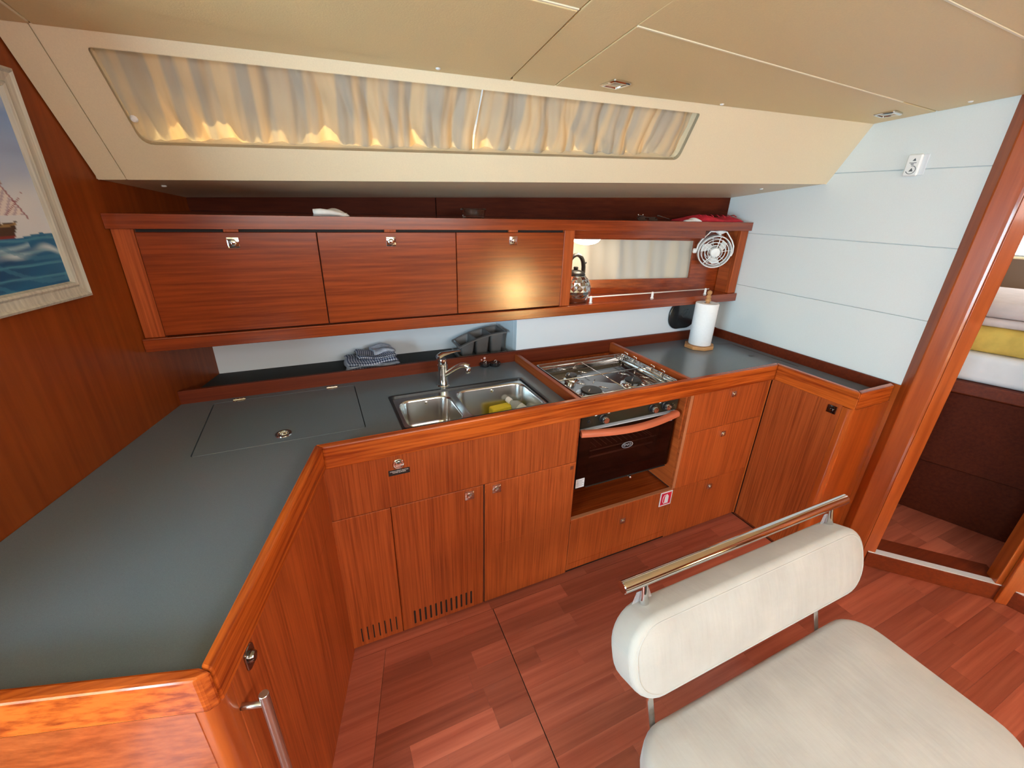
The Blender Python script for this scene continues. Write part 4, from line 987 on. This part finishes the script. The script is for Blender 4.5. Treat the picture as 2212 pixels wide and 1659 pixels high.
b = MB(); b.loops([circ(.087, -.045), circ(.090, -.030), circ(.089, .0), circ(.085, .0), circ(.085, -.030), circ(.083, -.045)], cap=False, close=True); obj('shroud_ring', b, WHITEP, fan, autos=True)
for r in (.038, .054, .070): cg.tube(circ(r, .006-.00*r), .0022, 6, closed=True)
for r in (.045, .068): cg.tube(circ(r, -.044), .0018, 6, closed=True)
cg.tube(circ(.0865, .002), .003, 6, closed=True)
for a in (80, 10, 150, 232, 300):
    a_ = R(a); cg.tube([FP(.018*math.cos(a_), .018*math.sin(a_), .008), FP(.087*math.cos(a_), .087*math.sin(a_), .004)], .0026 if a in (80, 232) else .0016, 6)
    cg.tube([FP(.018*math.cos(a_+.4), .018*math.sin(a_+.4), -.046), FP(.085*math.cos(a_+.4), .085*math.sin(a_+.4), -.044)], .0016, 6)
obj('guard', cg, WHITEP, fan, smooth=True)
obj('motor_hub', MB().lathe([(.022, -.050), (.027, -.048), (.027, -.002), (.0275, .006), (.024, .018), (.012, .022), (.0005, .0225)], F0, 26, M=Mf), WHITEP, fan, autos=True)
for k in range(3):
    a0 = R(120*k+20); b = MB(); rg = []
    for j in range(6):
        r = .026+.048*j/5; a = a0+.10*j; wdt = .012+.010*math.sin(j/5*2.4)
        rg.append([FP(r*math.cos(a+s_*wdt/r), r*math.sin(a+s_*wdt/r), -.022+s_*.008+e) for s_, e in ((-1, 0), (1, 0), (1, -.0015), (-1, -.0015))])
    obj('blade', b.loops(rg), WHITEP, fan, autos=True)
obj('neck', MB().tube([(2.112, 1.815, 1.48), FP(0, .1085, -.015)], .006, 8), WHITEP, fan, smooth=True)

# ---------------------------------------------------------------- top shelf
ZS = 1.5475
def cloth_lump(name, m, x0, x1, y0, y1, h, label, cat, seed, lobes=3):
    r_ = random.Random(seed); bm = bmesh.new(); nx, ny = 26, 10; ph = [r_.uniform(0, 6) for _ in range(6)]
    top = []; 
    for i in range(nx+1):
        col = []
        for j in range(ny+1):
            u, v = i/nx, j/ny; e = math.sin(math.pi*u)**.35*math.sin(math.pi*v)**.5
            hh = h*e*(.72+.2*math.sin(lobes*6.28*u+ph[0]+1.5*v)+.13*math.sin(11*u+5*v+ph[1]))
            col.append((x0+(x1-x0)*u, y0+(y1-y0)*v+.006*math.sin(7*u+ph[2]), ZS+.0004+max(0, hh)))
        top.append(col)
    for g in (0, 1):
        vs_ = [[bm.verts.new(p if g == 0 else (p[0], p[1], ZS+.0003)) for p in c_] for c_ in top]
        for i in range(nx):
            for j in range(ny):
                q_ = (vs_[i][j], vs_[i+1][j], vs_[i+1][j+1], vs_[i][j+1]); bm.faces.new(q_ if g == 0 else q_[::-1])
    bmesh.ops.remove_doubles(bm, verts=bm.verts[:], dist=.0003)
    return tag(obj(name, bm, m, smooth=True), label, cat)
wcl = thing('white_cloth', (.085, 1.83, ZS), 'rolled white cotton cloth lying on the top shelf', 'cloth')
o_ = cloth_lump('cloth_fold', WHITEC, .024, .150, 1.80, 1.88, .026, None, None, 5, 1); child(o_, wcl)
obj('rolled_edge', MB().tube([(.026, 1.795, ZS+.012), (.05, 1.792, ZS+.014), (.085, 1.795, ZS+.012), (.115, 1.80, ZS+.007), (.14, 1.81, ZS+.006)], [.011, .0115, .009, .007, .005], 12), WHITEC, wcl, smooth=True)
ash = thing('ashtray', (.662, 1.86, ZS), 'round clear glass ashtray standing on the top shelf', 'ashtray')
b = MB(); b.loops([[(.662+r*math.cos(2*math.pi*k/32), 1.865+r*math.sin(2*math.pi*k/32), ZS+h) for k in range(32)] for r, h in ((.001, .0005), (.044, .0005), (.047, .002), (.054, .034), (.053, .036), (.050, .036), (.046, .034), (.040, .011), (.001, .010))])
obj('bowl', b, CLEAR, ash, autos=True)
obj('rim_notches', MB().box(.606, .616, 1.86, 1.87, ZS+.031, ZS+.0375).box(.708, .718, 1.86, 1.87, ZS+.031, ZS+.0375).bevel(.001), CLEAR, ash)
sgl = thing('sunglasses', (1.60, 1.82, ZS), 'dark brown sunglasses lying on the top shelf left of the red cloth', 'sunglasses')
SGM = plain('dark_tortoise', (.035, .014, .010), .15, coat=.5)
b = MB()
for x in (1.53, 1.60):
    b.slab([(x+px, 1.800+pz*.9, ZS+.009+pz) for px, pz in rrect(0, 0, .058, .017, .008, 4)], (0, .003, 0))
b.tube([(1.555, 1.80, ZS+.012), (1.565, 1.799, ZS+.015), (1.575, 1.80, ZS+.012)], .003, 8)
obj('lenses', b, SGM, sgl, autos=True)
for x, sx in ((1.503, 1), (1.628, 1)):
    obj('temple', MB().tube([(x, 1.80, ZS+.024), (x+.06, 1.835, ZS+.018), (x+.13, 1.86, ZS+.008), (x+.155, 1.865, ZS+.004)], [.004, .0035, .003, .003], 8), SGM, sgl, smooth=True)
for x in (1.5015, 1.53): obj('hinge_stud', MB().lathe([(.003, 0), (.003, .002), (.0003, .003)], (x, 1.798, ZS+.027), 10, axis='y'), CHROME, sgl, smooth=True)
rc = thing('red_cloth', (2.03, 1.83, ZS), 'folded red cloth with a white corner at the right end of the top shelf', 'cloth')
o_ = cloth_lump('folded_cloth', RED, 1.80, 2.27, 1.79, 1.90, .034, None, None, 9, 2); child(o_, rc)
o_ = cloth_lump('white_corner', WHITEC, 1.795, 1.90, 1.765, 1.80, .018, None, None, 12, 1); child(o_, rc); o_['label'] = 'white corner of the cloth'
for i in range(7):
    x = 1.93+i*.044; obj('stitched_ridge', MB().tube([(x, 1.80, ZS+.026), (x+.02, 1.835, ZS+.0335), (x+.035, 1.87, ZS+.030)], .0022, 6), RED, rc, smooth=True)

# ---------------------------------------------------------------- curtains
def curtain(name, u0, u1, umid, m, label, seed, off=.044):
    r_ = random.Random(seed); bm = bmesh.new(); nx, ny = 220, 16
    c_ = [(r_.uniform(2.6, 3.4), r_.uniform(0, 6), .010), (r_.uniform(7, 9), r_.uniform(0, 6), .011), (r_.uniform(12, 15), r_.uniform(0, 6), .007), (r_.uniform(24, 30), r_.uniform(0, 6), .003)]
    g_ = []
    for i in range(nx+1):
        u = u0+(u1-u0)*i/nx; col = []
        # window limits at this u
        bl_, br_, tl_, tr_ = hole[1], hole[2], hole[0], hole[3]
        vb = bl_[1]+(br_[1]-bl_[1])*(u-bl_[0])/(br_[0]-bl_[0])-.022; vt = tl_[1]+(tr_[1]-tl_[1])*(u-tl_[0])/(tr_[0]-tl_[0])+.012
        for j in range(ny+1):
            v = j/ny; amp = .55+.55*(1-v)
            o_ = sum(a*(1-1.6*abs(math.sin(math.pi*f*u+p_+.55*math.sin(3*v+p_)))) for f, p_, a in c_)*amp*1.15
            o_ += .004*math.sin(13*u+9*v+seed)*math.sin(5*v+3*u*seed)
            lean = umid(v) if False else 0
            col.append(bm.verts.new(s3(u+.010*math.sin(4*v+u*9), vb+(vt-vb)*v, off+o_)))
        g_.append(col)
    for i in range(nx):
        for j in range(ny): bm.faces.new((g_[i][j], g_[i+1][j], g_[i+1][j+1], g_[i][j+1]))
    o_ = obj(name, bm, m, smooth=True); return tag(o_, label, 'curtain')
gapu = s2((.575, 1.54, 1.85))[0]
curtain('curtain', hole[0][0]-.015, gapu-.004, None, CURT, 'striped beige curtain behind the long window, left of the bright gap', 2)
curtain('curtain', gapu+.003, hole[3][0]+.012, None, CURT, 'striped beige curtain behind the long window, right of the bright gap', 5)
# curtain of the small window in the open shelf bay
bm = bmesh.new(); g_ = []
for i in range(91):
    x = 1.13+.935*i/90; col = []
    for j in range(9):
        v = j/8; col.append(bm.verts.new((x, nb(x)+.034+.006*math.sin(31*x+.8*v)+.004*math.sin(67*x+2*v)+.003*math.sin(17*x+6*v), 1.212+.252*v)))
    g_.append(col)
for i in range(90):
    for j in range(8): bm.faces.new((g_[i][j], g_[i+1][j], g_[i+1][j+1], g_[i][j+1]))
tag(obj('curtain', bm, DCURT, smooth=True), 'small plain beige curtain behind the shelf bay window', 'curtain')
# curtain hook with a small clear clip
tag(obj('curtain_clip', MB().lathe([(.008, 0), (.010, .003), (.006, .009), (.0005, .010)], s3(s2((-.33, 1.66, 1.82))[0]-.075, .168, .012), 10, M=(-SN).to_track_quat('Z', 'Y').to_matrix()), plain('pearly_clip', (.85, .86, .88), .15, coat=.5), autos=True), 'tiny clear clip pinned to the curtain near its aft end', 'clip')

# ---------------------------------------------------------------- picture on the left bulkhead
pic = thing('picture', lw(1.25, 1.6), 'framed painting of a sailing ship on a blue sea, on the red-brown bulkhead', 'picture')
yR, zB, zT, W_ = 1.606, 1.333, 1.869, .72
ax = -d                                            # from the right edge towards the viewer's left
o0 = lw(yR, 0); 
def wp(a, z, off): v = o0+ax*a-nL*off; return Vector((v.x, v.y, z))
FRM = wood('whitewashed_frame', (.66, .62, .52), (.36, .33, .28), 'z', rough=.6, fine=130, along=6, tone=.05, contrast=.8)
fb = .046
prof_ = [(0, 0), (0, .020), (.006, .024), (.012, .019), (.030, .017), (.036, .022), (.042, .020), (fb, .010), (fb, 0)]
corners = [(0, zB, 1, 1), (W_, zB, -1, 1), (W_, zT, -1, -1), (0, zT, 1, -1)]
for i in range(4):
    a_, b_ = corners[i], corners[(i+1) % 4]
    rg = [[wp(c_[0]+c_[2]*q_, c_[1]+c_[3]*q_, h) for q_, h in prof_] for c_ in (a_, b_)]
    obj('frame_side', MB().loops(rg), FRM, pic)
def paint(u, v):
    """u from the right edge of the canvas (0..1 over .63 m), v from its lower edge (0..1)"""
    n = lambda a, b_, s=0: math.sin(a*u+s+1.7*math.sin(b_*v+s))*.5+.5
    hz_ = .262+.018*math.sin(9*u+1)+.006*math.sin(31*u)
    if v < hz_:
        t = v/hz_; c_ = Vector((.003, .045, .13)).lerp(Vector((.010, .125, .27)), n(9, 11)*.7+.3*t)
        w1 = math.sin(26*t+13*u+3*math.sin(7*u+2)); w2 = math.sin(14*t-19*u+2*math.sin(12*u))
        if w1 > .72: c_ = c_.lerp(Vector((.10, .32, .42)), (w1-.72)*2.2)
        crest = abs(t-(.52+.20*math.sin(7.5*u+.6)+.05*math.sin(29*u)))
        if crest < .10 and u < .55: c_ = c_.lerp(Vector((.62, .72, .74)), max(0, 1-crest/.10)*(.55+.35*math.sin(40*u)))
        crest = abs(t-(.86+.06*math.sin(11*u+2)))
        if crest < .07 and u > .12: c_ = c_.lerp(Vector((.45, .62, .68)), max(0, 1-crest/.07)*.7)
        if w2 > .8: c_ = c_.lerp(Vector((.05, .20, .32)), .5)
        return c_
    t = (v-hz_)/(1-hz_)
    c_ = Vector((.62, .64, .68)).lerp(Vector((.20, .33, .62)), min(1, t*1.2))
    cl = n(6, 5, 1)*n(9, 8, 2)
    c_ = c_.lerp(Vector((.74, .74, .74)), max(0, cl-.25)*1.1)
    if .50 < t < .66: c_ = c_.lerp(Vector((.22, .26, .44)), .55*(1-abs(t-.58)/.08)*n(5, 9, 4))
    if t > .8: c_ = c_.lerp(Vector((.18, .27, .50)), (t-.8)*2)
    # ship: hull, stern, masts and sails
    hb_ = .252; ht_ = .352-.05*math.sin(max(0, (u-.14))*3.3)
    if u > .175-.036*(v-hb_)/.1 and u < .86 and hb_-.01 < v < ht_:
        c_ = Vector((.055, .030, .020)) if v > .282 else Vector((.20, .03, .025))
        if ht_-.018 < v < ht_-.006: c_ = Vector((.30, .19, .08))
    for m_ in (.21, .40, .62):
        if abs(u-m_) < .005 and ht_ < v < .86: c_ = Vector((.12, .06, .05))
        for z0_, z1_, hw in ((.40, .52, .085), (.535, .65, .070), (.665, .76, .052)):
            zz = (v-z0_)/(z1_-z0_)
            if 0 < zz < 1:
                wd = hw*(1.08-.25*zz); x_ = (u-m_)/wd
                if abs(x_) < 1-.10*math.sin(math.pi*zz):
                    sh = .55+.45*(.5+.5*x_); c_ = Vector((.78, .73, .68))*sh+Vector((.02, .0, .05))
                    if zz < .05 or zz > .95: c_ = Vector((.28, .12, .12))
    tri = (v-.385)/.27
    if 0 < tri < 1 and .098+.10*tri < u < .205: c_ = Vector((.74, .66, .62)) if (u*60+v*30) % 2 < 1.3 else Vector((.45, .36, .42))
    if abs((u-.092)-(v-.385)*.38) < .0035 and .36 < v < .65: c_ = Vector((.30, .10, .12))
    if abs((u-.19)+(v-.36)*.9-.0) < .003 and .38 < v < .50: c_ = Vector((.30, .10, .12))
    return c_
bm = bmesh.new(); cl_ = bm.loops.layers.float_color.new('paint'); nu, nv = 150, 140; aw, ah = W_-2*fb+.004, zT-zB-2*fb+.004
vs_ = [[bm.verts.new(wp(fb-.002+aw*i/nu, zB+fb-.002+ah*j/nv, .010)) for j in range(nv+1)] for i in range(nu+1)]
for i in range(nu):
    for j in range(nv):
        f_ = bm.faces.new((vs_[i][j], vs_[i+1][j], vs_[i+1][j+1], vs_[i][j+1]))
        for l, (a_, b_) in zip(f_.loops, ((i, j), (i+1, j), (i+1, j+1), (i, j+1))):
            c_ = paint(a_/nu, b_/nv); l[cl_] = (c_.x, c_.y, c_.z, 1)
m_, nt_, p_, N_, L_ = mat('oil_painting'); at_ = N_('ShaderNodeAttribute'); at_.attribute_name = 'paint'; L_(at_.outputs['Color'], p_.inputs['Base Color']); p_.inputs['Roughness'].default_value = .45
obj('canvas', bm, m_, pic)

# ---------------------------------------------------------------- small alarm on the right bulkhead
al = thing('alarm', (XW, 1.09, 1.79), 'small white wall alarm with grey symbols on the pale board wall', 'alarm')
bx('housing', XW-.016, XW-.0003, 1.0625, 1.1135, 1.752, 1.834, WHITEP, al, .005)
bx('back_plate', XW-.004, XW-.0002, 1.046, 1.0640, 1.756, 1.832, LABELW, al, .001)
ap = lambda y, z, o=0: (XW-.0165-o, y, z)
ac = (1.088, 1.776)
b = MB(); b.tube([ap(ac[0]+.016*math.cos(R(a)), ac[1]+.015*math.sin(R(a)), -.0004) for a in range(80, 341, 20)], .0012, 5)
b.slab([ap(1.094, 1.770), ap(1.080, 1.770), ap(1.086, 1.783)], (.0008, 0, 0)); b.slab([ap(1.092, 1.8085), ap(1.080, 1.8085), ap(1.0845, 1.8185)], (.0008, 0, 0))
b.slab([ap(1.100, 1.8005), ap(1.076, 1.8005), ap(1.076, 1.8025), ap(1.100, 1.8025)], (.0008, 0, 0)); b.slab([ap(1.094, 1.7955), ap(1.084, 1.7955), ap(1.084, 1.7985), ap(1.094, 1.7985)], (.0008, 0, 0))
obj('printed_symbols', b, MARK, al)

# ---------------------------------------------------------------- ceiling spotlights
def spot(loc, rot, label, sz=.074):
    t = thing('ceiling_light', loc, label, 'ceiling light', None)
    z = loc[2]; M2 = Matrix.Translation(loc) @ Matrix.Rotation(rot, 4, 'Z')
    pl3 = lambda pts, dz: [M2 @ Vector((x, y, dz)) for x, y in pts]
    o_ = rrect(0, 0, sz, sz, .006, 3); i_ = rrect(0, 0, sz*.74, sz*.74, .004, 3)
    b = MB(); b.loops([pl3(rrect(0, 0, sz, sz, .006, 3), .0015), pl3(rrect(0, 0, sz, sz, .006, 3), -.003), pl3(rrect(0, 0, sz*.92, sz*.92, .006, 3), -.0062), pl3(rrect(0, 0, sz*.74, sz*.74, .004, 3), -.0062), pl3(rrect(0, 0, sz*.72, sz*.72, .004, 3), -.002)], cap=False)
    obj('bezel', b, CHROME, t, autos=True)
    obj('lens', MB().slab(pl3(rrect(0, 0, sz*.73, sz*.73, .004, 3), -.0025), (0, 0, .001)), plain('lamp_lens', (.42, .36, .26), .25, emit=((1, .75, .42), .12)), t)
    obj('reflector', MB().lathe([(.020, -.0015), (.016, -.0035), (.008, -.0042), (.0003, -.0044)], loc, 20), BRUSH, t, smooth=True)
    return t
spot((.965, 1.349, cz(.965, 1.349)-.0003), .10, 'square chrome ceiling spotlight above the middle of the galley')
spot((2.148, 1.171, cz(2.148, 1.171)-.0003), .10, 'square chrome ceiling spotlight in the corner by the pale board wall')

# ---------------------------------------------------------------- bench seat in the foreground
ch = thing('bench_seat', (.95, .22, 0), 'cream corduroy bench seat with low backrest and chrome top rail', 'bench seat')
cushion('seat_cushion', CHAIR, Tm(.952, .200, .420), -.874*-1, .432, .092, .095, .024, .012, 8, ch, 6)
lean = math.atan2(.102, .30)
Mbk = Matrix.Translation((.958, .478, .642)) @ Matrix.Rotation(math.pi/2-lean, 4, 'X')
bc = cushion('backrest', CHAIR, Mbk, -.882*-1, .205, .085, .088, .017, .008, 8, ch, 6)
st_ = MB(); st_.tube([Mbk @ Vector((x, y, .0420)) for x, y in rrect(0, 0, .850, .173, .074, 8)], .0018, 6, closed=True)
obj('stitched_seam', st_, CHAIR, bc, smooth=True)
obj('top_rail', MB().tube([(.541, .535, .800), (1.382, .533, .800)], .0150, 22).bevel(.0015), CHROME, ch, autos=True)
for x in (.607, 1.318):
    po_ = obj('rail_post', MB().tube([(x, .534, .798), (x, .529, .770), (x, .522, .735)], [.0085, .0085, .0115], 14), CHROME, ch, autos=True)
    obj('clear_gusset', MB().slab([(x-.03, .530, .735), (x+.03, .530, .735), (x+.018, .533, .765), (x-.018, .533, .765)], (0, .001, 0)), plain('clear_film', (.8, .8, .82), .2, trans=.8), po_)
for x in (.600, 1.236):
    obj('support', MB().slab([(x-.009, .470, .60), (x+.009, .470, .60), (x+.009, .405, .40), (x-.009, .405, .40)], (0, .010, .003)).bevel(.002), CHROME, ch)
for x in (.66, 1.24):
    obj('leg', MB().tube([(x, .22, 0.008), (x, .22, .375)], .020, 18), CHROME, ch, autos=True)
    obj('foot_plate', MB().lathe([(.06, 0), (.06, .004), (.045, .009), (.02, .010)], (x, .22, .0005), 24), CHROME, ch, autos=True)
obj('seat_base', MB().slab([(.56, .03, .355), (1.34, .03, .355), (1.34, .405, .355), (.56, .405, .355)], (0, 0, .022)).bevel(.004), BLACK, ch)
